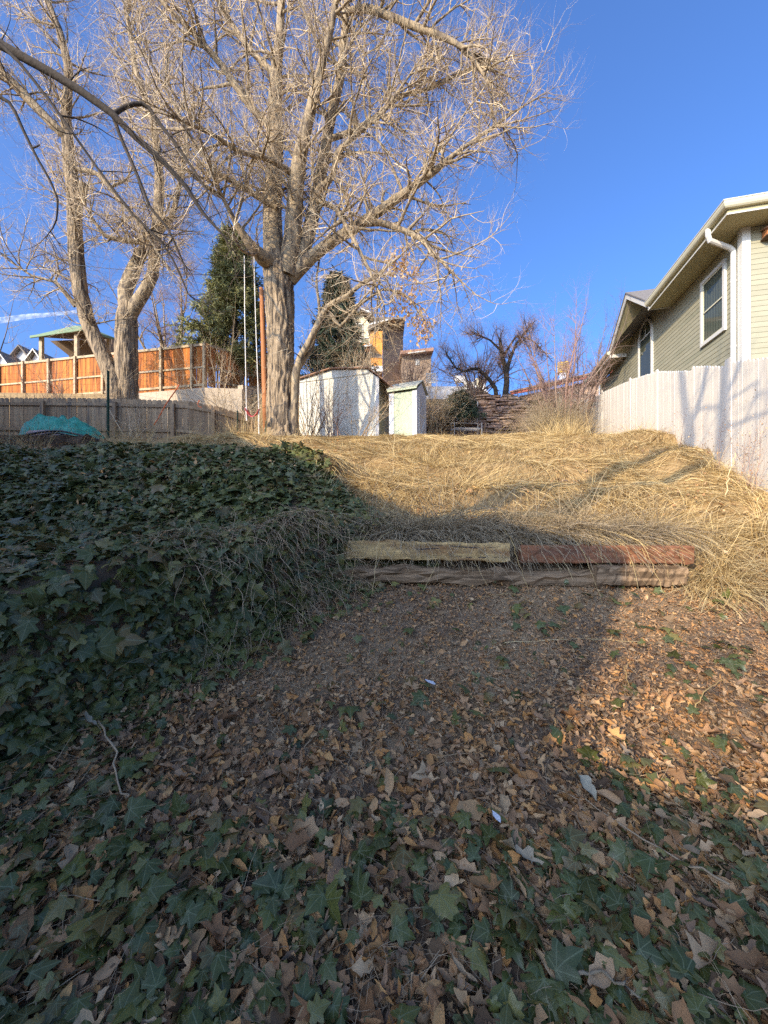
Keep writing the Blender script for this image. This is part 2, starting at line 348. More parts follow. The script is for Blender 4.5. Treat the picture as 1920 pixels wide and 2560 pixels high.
def axis(dense0, dense1, step, far, grow=1.18):
    a = list(np.arange(dense0, dense1+1e-6, step)); s = step; x = dense1
    while x < far: s *= grow; x += s; a.append(x)
    s = step; x = dense0; pre = []
    while x > -far: s *= grow; x -= s; pre.append(x)
    return np.array(pre[::-1]+a)
xs = axis(-7, 7, .06, 500); ys = axis(.2, 8.2, .05, 500, 1.07)
ys = ys[ys > -70]
X, Y = np.meshgrid(xs, ys); Z = H(X, Y)
nx, ny = len(xs), len(ys)
I = (np.arange(ny-1)[:, None]*nx+np.arange(nx-1)[None]).ravel()
GM = ss(4.2, 4.5, Y)*(1-ss(-.3, .3, np.interp(X, [-8, -3.6, -1.8, -.66, .1, .35], [6.15, 6.35, 6.8, 5.8, 4.62, 4.3])-Y))
GM = np.maximum(GM, ss(3.2, 3.6, X)*ss(3.5, 4.1, Y))*.9
g = Geo(); g.add(np.stack([X, Y, Z], -1).reshape(-1, 3), np.stack([I, I+1, I+nx+1, I+nx], -1), np.stack([GM, 0*GM, 0*GM], -1).reshape(-1, 3))
tag(g.build('ground', 'soil', smooth=True), kind='structure')

# contrail high in the sky
g = Geo()
pts = np.array([P(px, py, 6000) for px, py in ((-500, 875), (-250, 834), (0, 801), (70, 791), (130, 786), (190, 779), (250, 771))])
g.tube(pts, [45, 45, 42, 36, 28, 18, 4], 8)
con = g.build('contrail', 'paper', smooth=True); tag(con, 'thin white vapour trail low in the blue sky', 'contrail')
cm = bpy.data.materials.new('contrail'); cm.use_nodes = True
nt = cm.node_tree; em = nt.nodes['Principled BSDF']; em.inputs['Base Color'].default_value = (.9, .92, .95, 1); em.inputs['Roughness'].default_value = 1
tr = nt.nodes.new('ShaderNodeBsdfTransparent'); ms = nt.nodes.new('ShaderNodeMixShader'); no = nt.nodes.new('ShaderNodeTexNoise')
no.inputs['Scale'].default_value = .012; tcx = nt.nodes.new('ShaderNodeTexCoord'); nt.links.new(tcx.outputs['Object'], no.inputs['Vector'])
mr = nt.nodes.new('ShaderNodeMapRange'); mr.inputs[1].default_value = .3; mr.inputs[2].default_value = .7; mr.inputs[3].default_value = .05; mr.inputs[4].default_value = .32
nt.links.new(no.outputs[0], mr.inputs[0]); nt.links.new(mr.outputs[0], ms.inputs[0])
nt.links.new(tr.outputs[0], ms.inputs[1]); nt.links.new(em.outputs[0], ms.inputs[2]); nt.links.new(ms.outputs[0], nt.nodes['Material Output'].inputs[0])
con.data.materials.clear(); con.data.materials.append(cm)

# ------------------------------------------------------------------ unseen house behind the viewer, outline fitted to the shade on the yard
def R2(o): return o
hr = -math.atan2(.66, .75)
hb = thing('gabled_house', (-3.63, -4.13, -1), 'unseen tall pale gabled house behind the viewpoint, shaped after its shade on the yard', 'house', hr)
HP = [(-1.1, 5.95), (-3.2, 6.2), (-6.8, 7.35), (-10.3, 8.8), (-13, 10.4), (-18, 9.0), (-20.5, 8.4)]
g = Geo(); g.prism([(-20.2, 0, 0), (-1.1, 0, 0)]+[(x, 0, z) for x, z in HP[:-1]]+[(-20.2, 0, 8.45)], (0, -8, 0)); g.build('wall', 'white_wall', hb)  # wall made white to bounce sky light onto the shaded foreground
rp = [(-.75, 5.92)]+HP[1:]
g = Geo()
for (x0, z0), (x1, z1) in zip(rp[:-1], rp[1:]): g.prism([(x0, .4, z0+.02), (x1, .4, z1+.02), (x1, .4, z1+.2), (x0, .4, z0+.2)], (0, -8.8, 0))
g.build('roof', 'shingle', hb)
for x in (-3.5, -7.5, -11.5, -15.5):
    for z in (1.6, 4.2):
        g = Geo(); g.box((x-.6, .005, z), (x+.6, .06, z+1.4)); f = g.build('window', 'trim_white', hb); g = Geo(); g.add([(x-.5, .065, z+.1), (x+.5, .065, z+.1), (x+.5, .065, z+1.3), (x-.5, .065, z+1.3)], [(0, 1, 2, 3)]); g.build('pane', 'glass', f)
hb2 = thing('garden_shed', (-3.63, -4.13, -1), 'unseen low lean-to added beside the gabled house to shade the foreground', 'shed', hr)  # out of view, added to keep the lower right foreground in shade
g = Geo(); g.box((-1.05, -3.5, 0), (5.0, -.4, 4.28)); g.build('wall', 'cream_wall', hb2)
g = Geo(); g.box((-1.07, -3.7, 4.29), (5.2, -.2, 4.45)); g.build('roof', 'shingle', hb2)

# ------------------------------------------------------------------ olive house on the right
A = math.atan2(.25, .968)
HX, HY, HZ0 = 8.11, 8.67, 2.9
hs = thing('olive_house', (HX, HY, HZ0), 'olive green house with lap siding and cream gutters above the white fence', 'house', -A)
def sweep(path, prof):
    """prof: closed (out, z) outline swept along a plan path; out is to the left of travel"""
    path = np.array(path, float); n = len(path); k = len(prof); V = []
    for i in range(n):
        if i == 0: t0 = t1 = path[1]-path[0]
        elif i == n-1: t0 = t1 = path[-1]-path[-2]
        else: t0 = path[i]-path[i-1]; t1 = path[i+1]-path[i]
        t0 = t0/np.linalg.norm(t0); t1 = t1/np.linalg.norm(t1)
        n0 = np.array([-t0[1], t0[0]]); n1 = np.array([-t1[1], t1[0]]); m = n0+n1; m = m/(m@n0)
        for o, z in prof: V.append((path[i][0]+m[0]*o, path[i][1]+m[1]*o, z))
    F = [(i*k+j, i*k+(j+1) % k, (i+1)*k+(j+1) % k, (i+1)*k+j) for i in range(n-1) for j in range(k)]
    F += [tuple(range(k)), tuple(range((n-1)*k, n*k))[::-1]]
    return V, F
ZE = 8.0-HZ0                       # soffit level in the house frame
LEN, WID = 10.6, 7.0
g = Geo(); g.box((.03, .03, -.6), (WID, LEN, ZE)); g.prism([(.03, 3.35, ZE), (.03, 7.25, ZE), (.03, 5.3, ZE+1.32)], (.4, 0, 0)); g.build('wall', 'siding', hs)
# lap siding boards
def lap(L, h): 
    gg = Geo(); gg.add([(0, 0, 0), (L, 0, 0), (L, -.015, 0), (0, -.015, 0), (0, 0, h+.012), (L, 0, h+.012), (L, -.006, h+.012), (0, -.006, h+.012)],
                       [(0, 1, 2, 3), (4, 7, 6, 5), (3, 2, 6, 7), (0, 3, 7, 4), (1, 5, 6, 2), (0, 4, 5, 1)])
    return wmesh(gg.mesh('siding_board'), 'siding')
EXP = .118
mfront, mside = lap(WID-.12, EXP), lap(LEN-.14, EXP)
z = ZE-.02-EXP; k = 0
while z > 1.0:
    piece('siding_board', mfront, hs, (.12, .0, z)); piece('siding_board', mside, hs, (.0, LEN, z), -math.pi/2); z -= EXP
z = ZE-.02
while z < ZE+1.15:
    w = (1.32-(z-ZE))/1.32*1.95; piece('siding_board', lap(2*w, EXP), hs, (0, 5.3+w, z), -math.pi/2); z += EXP
g = Geo(); g.box((-.045, -.045, -.5), (.0, .12, ZE-.005)); g.box((.0, -.045, -.5), (.115, -.0, ZE-.005)); g.build('corner_board', 'trim_white', hs)
OV = .62
# soffit, fascia and gutter, swept round the eave (out is positive away from the wall)
EA = [(WID+1, -OV), (-OV, -OV), (-OV, 3.40)]; EB = [(-OV, 7.22), (-OV, LEN+.6)]
for path in (EA, EB):
    g = Geo(); g.add(*sweep(path, [(-OV+.01, ZE+.003), (-.03, ZE+.003), (-.03, ZE+.028), (-OV+.01, ZE+.028)])); g.build('soffit', 'soffit', hs)
    g = Geo(); g.add(*sweep(path, [(-.028, ZE-.035), (-.0, ZE-.035), (-.0, ZE+.2), (-.028, ZE+.2)])); g.build('fascia', 'soffit', hs)
    g = Geo(); g.add(*sweep(path, [(.002, ZE-.04), (.018, ZE-.04), (.018, ZE-.008), (.002, ZE-.008)])); g.build('fascia_trim', 'trim_white', hs)
    g = Geo(); g.add(*sweep(path, [(.004, ZE+.075), (.075, ZE+.075), (.10, ZE+.10), (.12, ZE+.15), (.125, ZE+.2), (.004, ZE+.2)]))
    g.build('gutter', 'trim_cream', hs)
    g = Geo(); g.add(*sweep(path, [(.0, ZE+.203), (.135, ZE+.203), (.135, ZE+.222), (.0, ZE+.222)])); g.build('drip_edge', 'trim_white', hs)
# hip roof and the cross gable
g = Geo()
e = OV+.02; zt = ZE+.225
V = [(-e, -e, zt), (WID+1, -e, zt), (WID+1, 4.5, zt+2.1), (4.4, 4.5, zt+2.1), (4.4, LEN+.6, zt+2.1), (-e, LEN+.6, zt)]
g.add(V, [(0, 1, 2, 3), (0, 3, 4, 5)]); V = [(a, b, c+.03) for a, b, c in V]; g.add(V, [(0, 1, 2, 3), (0, 3, 4, 5)]); g.build('roof', 'shingle', hs)
yc, hw, zr = 5.3, 1.92, ZE+1.36
for s_ in (-1, 1):
    lo = (yc+s_*(hw+.05), ZE+.02); hi = (yc, zr+.02)
    g = Geo(); g.prism([(-OV, lo[0], lo[1]), (-OV, hi[0], hi[1]), (-OV, hi[0], hi[1]+.02), (-OV, lo[0], lo[1]+.02)], (OV-.01, 0, 0)); g.build('soffit', 'soffit', hs)
    g = Geo(); g.prism([(-OV-.03, lo[0], lo[1]-.03), (-OV-.03, hi[0], hi[1]-.03), (-OV-.03, hi[0], hi[1]+.17), (-OV-.03, lo[0], lo[1]+.17)], (.028, 0, 0)); g.build('rake_board', 'trim_white', hs)
    g = Geo(); g.prism([(-OV-.06, lo[0]+s_*.05, lo[1]+.14), (-OV-.06, hi[0], hi[1]+.172), (-OV-.06, hi[0], hi[1]+.21), (-OV-.06, lo[0]+s_*.05, lo[1]+.18)], (5, 0, 0)); g.build('gable_roof', 'shingle', hs)
g = Geo(); g.box((-OV-.02, 7.19, ZE-.07), (-.03, 7.217, ZE+.17)); g.build('cornice_return', 'trim_white', hs)
g = Geo(); g.box((-OV-.02, 3.405, ZE-.02), (-.03, 3.43, ZE+.17)); g.build('cornice_return', 'trim_white', hs)
# downspout with its elbows
g = Geo()
dp = [(-OV-.06, -.02, ZE+.09), (-OV-.06, -.02, ZE-.06), (-OV-.02, .0, ZE-.16), (-.16, .17, ZE-.30), (-.085, .19, ZE-.37), (-.085, .19, ZE-.48), (-.085, .19, 1.0)]
g.tube(dp, [.055]*7, 10); 
for zz in (ZE-1.1, ZE-2.6): g.tube([(-.085, .19, zz), (-.085, .19, zz+.05)], .06, 10)
g.build('downspout', 'trim_white', hs, smooth=False)
# nest box under the front eave
nb = thing('bird_box', (0, 0, 0), 'small wooden bird box under the front eave of the olive house', 'bird box')
nb.parent = None
Mh = Matrix.Translation((HX, HY, HZ0)) @ Matrix.Rotation(-A, 4, 'Z')
nb.matrix_world = Mh @ Matrix.Translation((.42, -.13, ZE-.34))
g = Geo(); g.box((-.09, -.07, 0), (.09, .1, .15)); g.build('box', 'cedar_pole', nb)
g = Geo(); g.prism([(-.12, -.12, .14), (.12, -.12, .14), (.12, -.12, .165), (-.12, -.12, .165)], (0, .22, .06)); g.build('roof', 'rust_trim', nb)
g = Geo(); g.box((-.12, -.11, -.025), (.12, .1, -.002)); g.build('shelf', 'timber_dark', nb)
g = Geo(); g.prism([(-.01, -.075, .02), (.07, -.075, .02), (.07, -.075, .12), (.02, -.075, .13)], (0, .004, 0)); g.build('front', 'seed', nb)
# sash window, side wall (x=0 plane, looks toward -x)
def win_side(y0, y1, z0, z1, arch=False):
    w = Geo(); T = .085
    if not arch:
        w.box((-.07, y0-T, z0-T), (-.012, y1+T, z0)); w.box((-.07, y0-T, z1), (-.012, y1+T, z1+T))
        w.box((-.068, y0-T, z0), (-.012, y0, z1)); w.box((-.068, y1, z0), (-.012, y1+T, z1))
        fr = w.build('window', 'trim_white', hs)
        s1 = Geo(); zm = (z0+z1)/2; t = .035
        for a, b, c, d in ((y0, y1, z0, z0+t), (y0, y1, z1-t, z1), (y0, y1, zm-t/2, zm+t/2)): s1.box((-.05, a, c), (-.026, b, d))
        for a, b in ((y0, y0+t), (y1-t, y1)): s1.box((-.049, a, z0), (-.027, b, z1))
        s1.build('sash', 'trim_cream', fr)
        gl = Geo(); gl.add([(-.036, y0, z0), (-.036, y1, z0), (-.036, y1, z1), (-.036, y0, z1)], [(0, 1, 2, 3)]); gl.build('pane', 'glass', fr)
        cu = Geo(); n = 26
        yy = np.linspace(y0, y1, n); xx = -.02+.006*np.sin(np.arange(n)*1.9)
        cu.add([(x, y, z) for z in (z0, z1) for x, y in zip(xx, yy)], [(i, i+1, n+i+1, n+i) for i in range(n-1)]); cu.build('curtain', 'curtain', fr)
    else:
        yc_, r = (y0+y1)/2, (y1-y0)/2; zs = z1-r
        arc = lambda R: [(yc_-R*math.cos(a), zs+R*math.sin(a)) for a in np.linspace(0, math.pi, 15)]
        out = [(y0-T, z0)]+arc(r+T)+[(y1+T, z0)]; inn = [(y0, z0)]+arc(r)+[(y1, z0)]; n = len(out)
        V = [(-.07, a, b) for a, b in out]+[(-.07, a, b) for a, b in inn]+[(-.012, a, b) for a, b in out]+[(-.012, a, b) for a, b in inn]
        F = []
        for i in range(n-1): F += [(i, i+1, n+i+1, n+i), (2*n+i, 2*n+i+1, i+1, i), (n+i, n+i+1, 3*n+i+1, 3*n+i)]
        w.add(V, F); fr = w.build('window', 'trim_white', hs)
        gl = Geo(); gl.add([(-.036, a, b) for a, b in inn], [tuple(range(n))]); gl.build('pane', 'glass', fr)
        mu = Geo(); mu.box((-.05, y0, zs-.02), (-.028, y1, zs+.02)); mu.box((-.05, yc_-.015, zs), (-.028, yc_+.015, z1-.01)); mu.build('muntin', 'trim_white', fr)
        cu = Geo(); cu.add([(-.02, y0, z0), (-.02, y1, z0), (-.02, y1, zs), (-.02, y0, zs)], [(0, 1, 2, 3)]); cu.build('curtain', 'curtain', fr)
win_side(.66, 1.56, 6.07-HZ0, 7.62-HZ0)
win_side(4.78, 5.82, 5.8-HZ0, 8.42-HZ0, True)

# ------------------------------------------------------------------ white fence in front of it
UF = np.array([.27, .963]); UF /= np.linalg.norm(UF)
def fx(Y): return 4.1+.28*Y
wf = thing('white_fence', (fx(6.7), 6.7, float(H(fx(6.7), 6.7))), 'tall white picket fence climbing the slope beside the olive house', 'fence')
org = np.array(wf.location)
def picket_mesh(h, w, t, ear=.03, rounded=False, name='picket', m='white_picket'):
    g = Geo(); a = w/2
    if rounded: top = [(a, h-.04), (a*.8, h-.014), (a*.35, h), (-a*.35, h), (-a*.8, h-.014), (-a, h-.04)]
    else: top = [(a, h-ear), (a-ear, h), (-a+ear, h), (-a, h-ear)]
    g.prism([(-a, -t/2, 0), (a, -t/2, 0)]+[(x, -t/2, z) for x, z in top], (0, t, 0))
    return wmesh(g.mesh(name), m)
secs = [(4.0, 6.55, 3.35, 4.17), (6.72, 7.85, 4.15, 4.58), (7.85, 9.43, 4.49, 5.05), (9.6, 11.3, 5.10, 5.50), (11.4, 14.3, 5.5, 6.04), (14.3, 19.5, 6.0, 7.0)]
hm = {}
rzf = math.atan2(UF[1], UF[0])
for Y0, Y1, z0, z1 in secs:
    L = (Y1-Y0)/UF[1]; n = max(1, round(L/.098)); 
    for i in range(n):
        t = (i+.5)/n; yy = Y0+(Y1-Y0)*t; xx = fx(yy); gz = float(H(xx, yy))-.12; zt_ = z0+(z1-z0)*t+random.uniform(-.008, .008)
        key = round(zt_-gz, 1)
        if key not in hm: hm[key] = picket_mesh(key, .0972, .014, rounded=True)
        piece('picket', hm[key], wf, (xx-org[0]+random.uniform(-.001, .001), yy-org[1], gz-org[2]), rzf+random.uniform(-.012, .012), (1, 1, (zt_-gz)/key), random.uniform(-.002, .002), random.uniform(-.002, .002))
    g = Geo()
    for dz in (.35, 1.3):
        g.bar(np.array([fx(Y0)+.045, Y0, z0-dz])-org, np.array([fx(Y1)+.045, Y1, z1-dz])-org, .04, .09)
    g.build('rail', 'white_picket', wf)
for Y0, zt_ in ((6.63, 4.25), (9.51, 5.12), (11.35, 5.56), (14.25, 6.12)):
    gz = float(H(fx(Y0), Y0))-.1; g = Geo(); w = .095 if Y0 < 7 else .055
    g.box((-w, -.016, 0), (w, .016, zt_-gz-.03)); g.prism([(-w, -.016, zt_-gz-.03), (w, -.016, zt_-gz-.03), (w-.03, -.016, zt_-gz), (-w+.03, -.016, zt_-gz)], (0, .032, 0))
    me = wmesh(g.mesh('post'), 'white_picket'); piece('post', me, wf, (fx(Y0)-org[0]-.004, Y0-org[1], gz-org[2]), rzf-math.pi)
# short return at the far end
rt = thing('white_fence', at(fx(17)-1.6, 16.2), 'short pale fence return behind the tan shrub', 'fence')
o2 = np.array(rt.location)
for i in range(15):
    xx = 7.2+i*.11; yy = 15.6+i*.03; me = hm[sorted(hm)[len(hm)//2]]; h0 = sorted(hm)[len(hm)//2]
    gz = float(H(xx, yy))-.1
    piece('picket', me, rt, (xx-o2[0], yy-o2[1], gz-o2[2]), .25, (1.15, 1, (6.25-gz)/h0))

# ------------------------------------------------------------------ grey picket fence on the left
def board_fence(name, label, path, ztop, base, w, gap, t, pm, rails, posts, pw, pmname, railm, postm, side=-1, boardname='picket', ear=.03, jit=.01, group=None):
    """boards along a plan path; rails and posts on the near side"""
    p0 = np.array(path[0]); o = thing(name, at(*path[len(path)//2]), label, 'fence', group=group); og = np.array(o.location)
    path = np.array(path, float); seg = np.linalg.norm(np.diff(path, axis=0), axis=1); cum = np.concatenate([[0], np.cumsum(seg)])
    def pos(s): return np.array([np.interp(s, cum, path[:, i]) for i in range(2)])
    def ang(s):
        a = pos(max(0, s-.05)); b = pos(min(cum[-1], s+.05)); return math.atan2(b[1]-a[1], b[0]-a[0])
    cache = {}; s = w/2; k = 0
    while s < cum[-1]:
        p = pos(s); zb = base(p[0], p[1]); h = ztop(s/cum[-1])-zb+random.uniform(-jit, jit); key = round(h, 1)
        if key not in cache: cache[key] = picket_mesh(key, w, t, ear, name=boardname, m=pm)
        piece(boardname, cache[key], o, (p[0]-og[0], p[1]-og[1], zb-og[2]), ang(s)+random.uniform(-.02, .02), (random.uniform(.97, 1.02), 1, h/key), 0, random.uniform(-.006, .006))
        s += w+gap*(random.uniform(.2, 1.2) if random.random() < .85 else 3.5)
    for s in posts:
        p = pos(s); a = ang(s); nrm_ = np.array([math.sin(a), -math.cos(a)])*.07; zb = base(p[0], p[1])-.3; zt_ = ztop(s/cum[-1])+pw
        g = Geo(); g.box((-.05, -.05, 0), (.05, .05, zt_-zb)); piece('post', wmesh(g.mesh('post'), postm), o, (p[0]+nrm_[0]-og[0], p[1]+nrm_[1]-og[1], zb-og[2]), a)
    cuts = [0]+list(posts)+[cum[-1]]
    for a_, b_ in zip(cuts[:-1], cuts[1:]):
        if b_-a_ < .2: continue
        for top, hh, th, outw in rails:
            n = 4; g = Geo()
            q = [pos(a_+(b_-a_)*i/n) for i in range(n+1)]; aa = ang((a_+b_)/2); nn = np.array([math.sin(aa), -math.cos(aa)])*(.012+th/2+outw)
            for i in range(n):
                z0 = ztop((a_+(b_-a_)*i/n)/cum[-1])-top; z1 = ztop((a_+(b_-a_)*(i+1)/n)/cum[-1])-top
                g.bar((q[i][0]+nn[0]-og[0], q[i][1]+nn[1]-og[1], z0-og[2]), (q[i+1][0]+nn[0]-og[0], q[i+1][1]+nn[1]-og[1], z1-og[2]), th, hh)
            g.build('rail', railm, o)
    return o
def gz_base(x, y): return float(H(x, y))-.1
gpath = [(-13.4, 12.0), (-9, 12.0), (-6.2, 12.2), (-5.4, 12.6), (-4.5, 13.4)]
zt_grey = lambda t: float(np.interp(t, [0, .45, .76, .86, 1], [5.18, 5.16, 5.14, 5.06, 4.90]))
board_fence('grey_fence', 'weathered grey wooden fence with dog-eared tops in front of the orange fence', gpath, zt_grey, gz_base,   .146, .0045, .018,
            'grey_picket', [(.2, .09, .04, 0), (.98, .09, .04, 0)], [.5, 2.8, 5.0, 6.75, 7.9, 9.2], -.12, None, 'grey_picket', 'grey_picket', ear=.035)

# ------------------------------------------------------------------ orange fence on its concrete wall
opath = [(-21, 18.9), (-18.3, 18.3), (-7.4, 16.0)]
dmy = 11.14
zb_o = lambda x, y: float(np.interp(x, [-21, -18, -7.4], [6.55, 6.58, 6.70]))
board_fence('orange_fence', 'orange stained cedar fence with pale posts in full sun above the grey fence', opath, lambda t: float(np.interp(t, [0, 1], [8.62, 8.62])), zb_o, .125, .004, .018,
            'orange_board', [(.05, .10, .05, 0), (.98, .07, .045, 0), (1.72, .09, .05, 0)], [2.76+1.5*i for i in range(8)]+[13.85], -.0, None, 'cedar_pale', 'cedar_pale', boardname='board', ear=.0)
bpath = [(-7.36, 16.08), (-6.95, 18.6), (-6.2, 20.5)]
board_fence('orange_fence', 'shaded return of the orange fence with light showing between its boards', bpath, lambda t: float(np.interp(t, [0, 1], [8.62, 9.75])), lambda x, y: float(np.interp(y, [16, 20.5], [6.85, 7.6])), .115, .03, .018,
            'orange_board', [(.05, .09, .05, 0), (.98, .08, .045, 0), (1.55, .08, .05, 0)], [2.5, 4.4], 0, None, 'cedar_pale', 'cedar_pale', boardname='board', ear=.0)
cw = thing('concrete_wall', at(-10, 16.3), 'cream concrete retaining wall under the orange fence', 'wall'); oc = np.array(cw.location)
g = Geo(); g.prism([np.array(p)-oc for p in ((-21, 18.75, 3.5), (-7.5, 15.86, 3.5), (-5.9, 15.95, 3.5), (-5.9, 15.95, 6.72), (-7.5, 15.86, 6.74), (-21, 18.75, 6.6))], (0.05, .3, 0)); g.build('front', 'concrete', cw)
g = Geo(); g.prism([np.array(p)-oc for p in ((-5.88, 16.0, 3.5), (-5.6, 18.9, 3.5), (-5.6, 18.9, 7.5), (-5.88, 16.0, 6.9))], (-.25, .1, 0)); g.build('return', 'concrete', cw)

# ------------------------------------------------------------------ sheds
def local(o): return np.array(o.location)
sh = thing('garden_shed', at(-1.55, 13.4), 'large off-white garden shed with brown roof edge behind bare bushes', 'shed'); os_ = local(sh)
A0, A1 = P(748, 1092, 13.9), P(946, 1086, 13.2); u = A1-A0; u[2] = 0; u /= np.linalg.norm(u); back = np.array([-u[1], u[0], 0]); zb = 3.9
def sp(px, py, off=0):       # point on the shed front plane seen at px,py
    d = np.array([(px-960)/F_PX, 1, (HOR-py)/F_PX]); n = back; c = np.array([0, 0, CAM_Z]); t = ((A0-c)@n)/(d@n); return c+d*t+back*off
prof = [sp(748, 954), sp(828, 929), sp(921, 927), sp(945, 944)]
base = [np.array([A0[0], A0[1], zb]), np.array([A1[0], A1[1], zb])]
g = Geo(); g.prism([p-os_ for p in (base[0], base[1], prof[3], prof[2], prof[1], prof[0])], back*2.6); g.build('wall', 'shed_white', sh)
g = Geo(); f0 = [sp(746, 952, -.03), sp(828, 926, -.03), sp(922, 924, -.03)]; f1 = [sp(746, 957, -.03), sp(922, 934, -.03)]
g.prism([p-os_ for p in (f0[0], f0[1], f0[2], f1[1], f1[0])][::-1], back*.028); g.build('fascia', 'shed_white', sh)
g = Geo()
rl = [sp(743, 952, -.14), sp(828, 924.5, -.14), sp(922, 922.5, -.14), sp(988, 975, -.14)]
for a, b in zip(rl[:-1], rl[1:]):
    g.prism([a-os_, b-os_, b-os_+[0, 0, .035], a-os_+[0, 0, .035]], back*2.9)
g.build('roof', 'rust_trim', sh)
L = np.linalg.norm(A1-A0)
for i in range(9):
    a = A0+(A1-A0)*(i+.5)/9; px = 960+a[0]/a[1]*F_PX; topz = np.interp(px, [748, 921, 946], [sp(748, 957)[2], sp(921, 935)[2], sp(945, 946)[2]])
    g = Geo(); q = a-os_; g.prism([(q[0]-.012, q[1]-.014, zb-os_[2]), (q[0]+.012, q[1]-.014, zb-os_[2]), (q[0]+.012, q[1]-.014, topz-os_[2]), (q[0]-.012, q[1]-.014, topz-os_[2])], back*.012); g.build('batten', 'shed_white', sh)
g = Geo(); q = A1-os_
g.prism([(q[0]-.09, q[1]-.02, zb-os_[2]), (q[0]+.02, q[1]-.02, zb-os_[2]), (q[0]+.02, q[1]-.02, sp(945, 945)[2]-os_[2]), (q[0]-.09, q[1]-.02, sp(940, 940)[2]-os_[2])], back*.02); g.build('corner_board', 'shed_trim', sh)

ts = thing('tool_shed', at(1.05, 12.5), 'small sage green tool shed with cross-braced side door', 'shed', math.atan2(-.42, .9)); ot = local(ts)
# frame: x along front (to the right), y to the back; front right corner at origin
wd, dp_, hz = .97, .95, 5.61-ot[2]; b0 = -.15
g = Geo(); g.prism([(-.02, 0.03, b0), (-.02, dp_, b0), (-.02, dp_, hz-.05), (-.02, dp_/2, hz+.32), (-.02, .03, hz-.05)], (-wd+.04, 0, 0)); g.build('wall', 'shed_sage', ts)
for a, b in ((-.13, 0.), (-wd, -wd+.17)):
    g = Geo(); g.box((a, -.0, b0), (b, .028, hz-.04)); g.build('corner_board', 'shed_trim', ts)
g = Geo(); g.box((-wd-.03, -.09, hz-.0), (.05, -.065, hz+.075)); g.build('fascia', 'shed_sage', ts)
g = Geo(); zr_ = hz+.40
for s_ in (0, 1):
    y0 = -.09 if s_ == 0 else dp_+.09; g.prism([(-wd-.06, y0, hz+.06), (-wd-.06, dp_/2, zr_), (-wd-.06, dp_/2, zr_+.03), (-wd-.06, y0, hz+.09)], (wd+.13, 0, 0))
g.build('roof', 'shed_roof', ts)
g = Geo(); g.prism([(0.0, .0, b0), (0, dp_, b0), (0, dp_, hz-.02), (0, dp_/2, hz+.33), (0, 0, hz-.02)], (.018, 0, 0)); g.build('side_panel', 'shed_trim', ts)
dr = Geo(); dr.box((.02, .16, .0), (.032, dp_-.14, hz-.12)); dr = dr.build('door', 'shed_sage', ts)
dr.data.materials[0] = MAT['grey_wall']
m1 = hz*.5
for lo, hi in ((.0, m1), (m1, hz-.12)):
    for a, b in (((.16, lo), (dp_-.14, hi)), ((.16, hi), (dp_-.14, lo))):
        g = Geo(); g.bar((.04, a[0], a[1]), (.04, b[0], b[1]), .012, .05, up=(0, .3, 1)); g.build('brace', 'trim_white', dr)
    g = Geo(); g.box((.033, .16, lo), (.047, .21, hi-.0)); g.box((.033, dp_-.19, lo), (.047, dp_-.14, hi)); g.box((.034, .21, lo), (.046, dp_-.19, lo+.05)); g.build('door_frame', 'trim_white', dr)

# ------------------------------------------------------------------ stone wall, bench, stake, bed edge
sw = thing('stone_wall', at(3.9, 16), 'rough dry-stacked red sandstone retaining wall behind the lawn', 'wall'); ow = local(sw)
stones = []
for k in range(14):
    r = np.random.default_rng(50+k); n = 5
    g = Geo(); ring = []
    base = np.array([(-.5, -.5), (.5, -.5), (.5, .5), (-.5, .5)])
    V = []
    for zc, s_ in ((-.5, .92), (-.25, 1.0), (.3, 1.0), (.5, .9)):
        for bx_, by_ in base: V.append((bx_*s_+r.uniform(-.07, .07), by_*s_+r.uniform(-.12, .12), zc+r.uniform(-.09, .09)))
    F = [(3, 2, 1, 0), (12, 13, 14, 15)]+[(l*4+i, l*4+(i+1) % 4, l*4+4+(i+1) % 4, l*4+4+i) for l in range(3) for i in range(4)]
    g.add(V, F); stones.append(wmesh(g.mesh('stone'), 'sandstone'))
ztopw = lambda x: float(np.interp(x, [1.2, 2.2, 3.2, 4.2, 5.0, 5.8, 6.8], [5.9, 6.05, 6.2, 6.5, 6.55, 6.35, 6.0]))
z = 4.55; r = np.random.default_rng(5); nst = 0
while z < 6.7:
    h = r.uniform(.085, .16); x = 1.2+r.uniform(0, .3)
    while x < 6.8:
        w = r.uniform(.22, .62)
        if z+h*.5 < ztopw(x+w/2):
            hh = h*r.uniform(.75, 1.0)
            piece('stone', stones[r.integers(14)], sw, (x+w/2-ow[0], 15.95+(z-4.5)*.12+r.uniform(-.08, .06)-ow[1], z+h/2-ow[2]), r.uniform(-.12, .12), (w*.97, .42, hh*1.02), 0, r.uniform(-.07, .07)); nst += 1
        x += w+r.uniform(.0, .03)
    z += h
g = Geo(); g.prism([np.array(p)-ow for p in ((1.3, 16.15, 4.3), (6.7, 16.15, 4.3), (6.7, 16.3, 5.9), (5.8, 16.3, 6.2), (4.6, 16.3, 6.4), (3.2, 16.3, 6.05), (1.3, 16.3, 5.8))], (0, .3, 0)); g.build('core', 'rubble', sw)

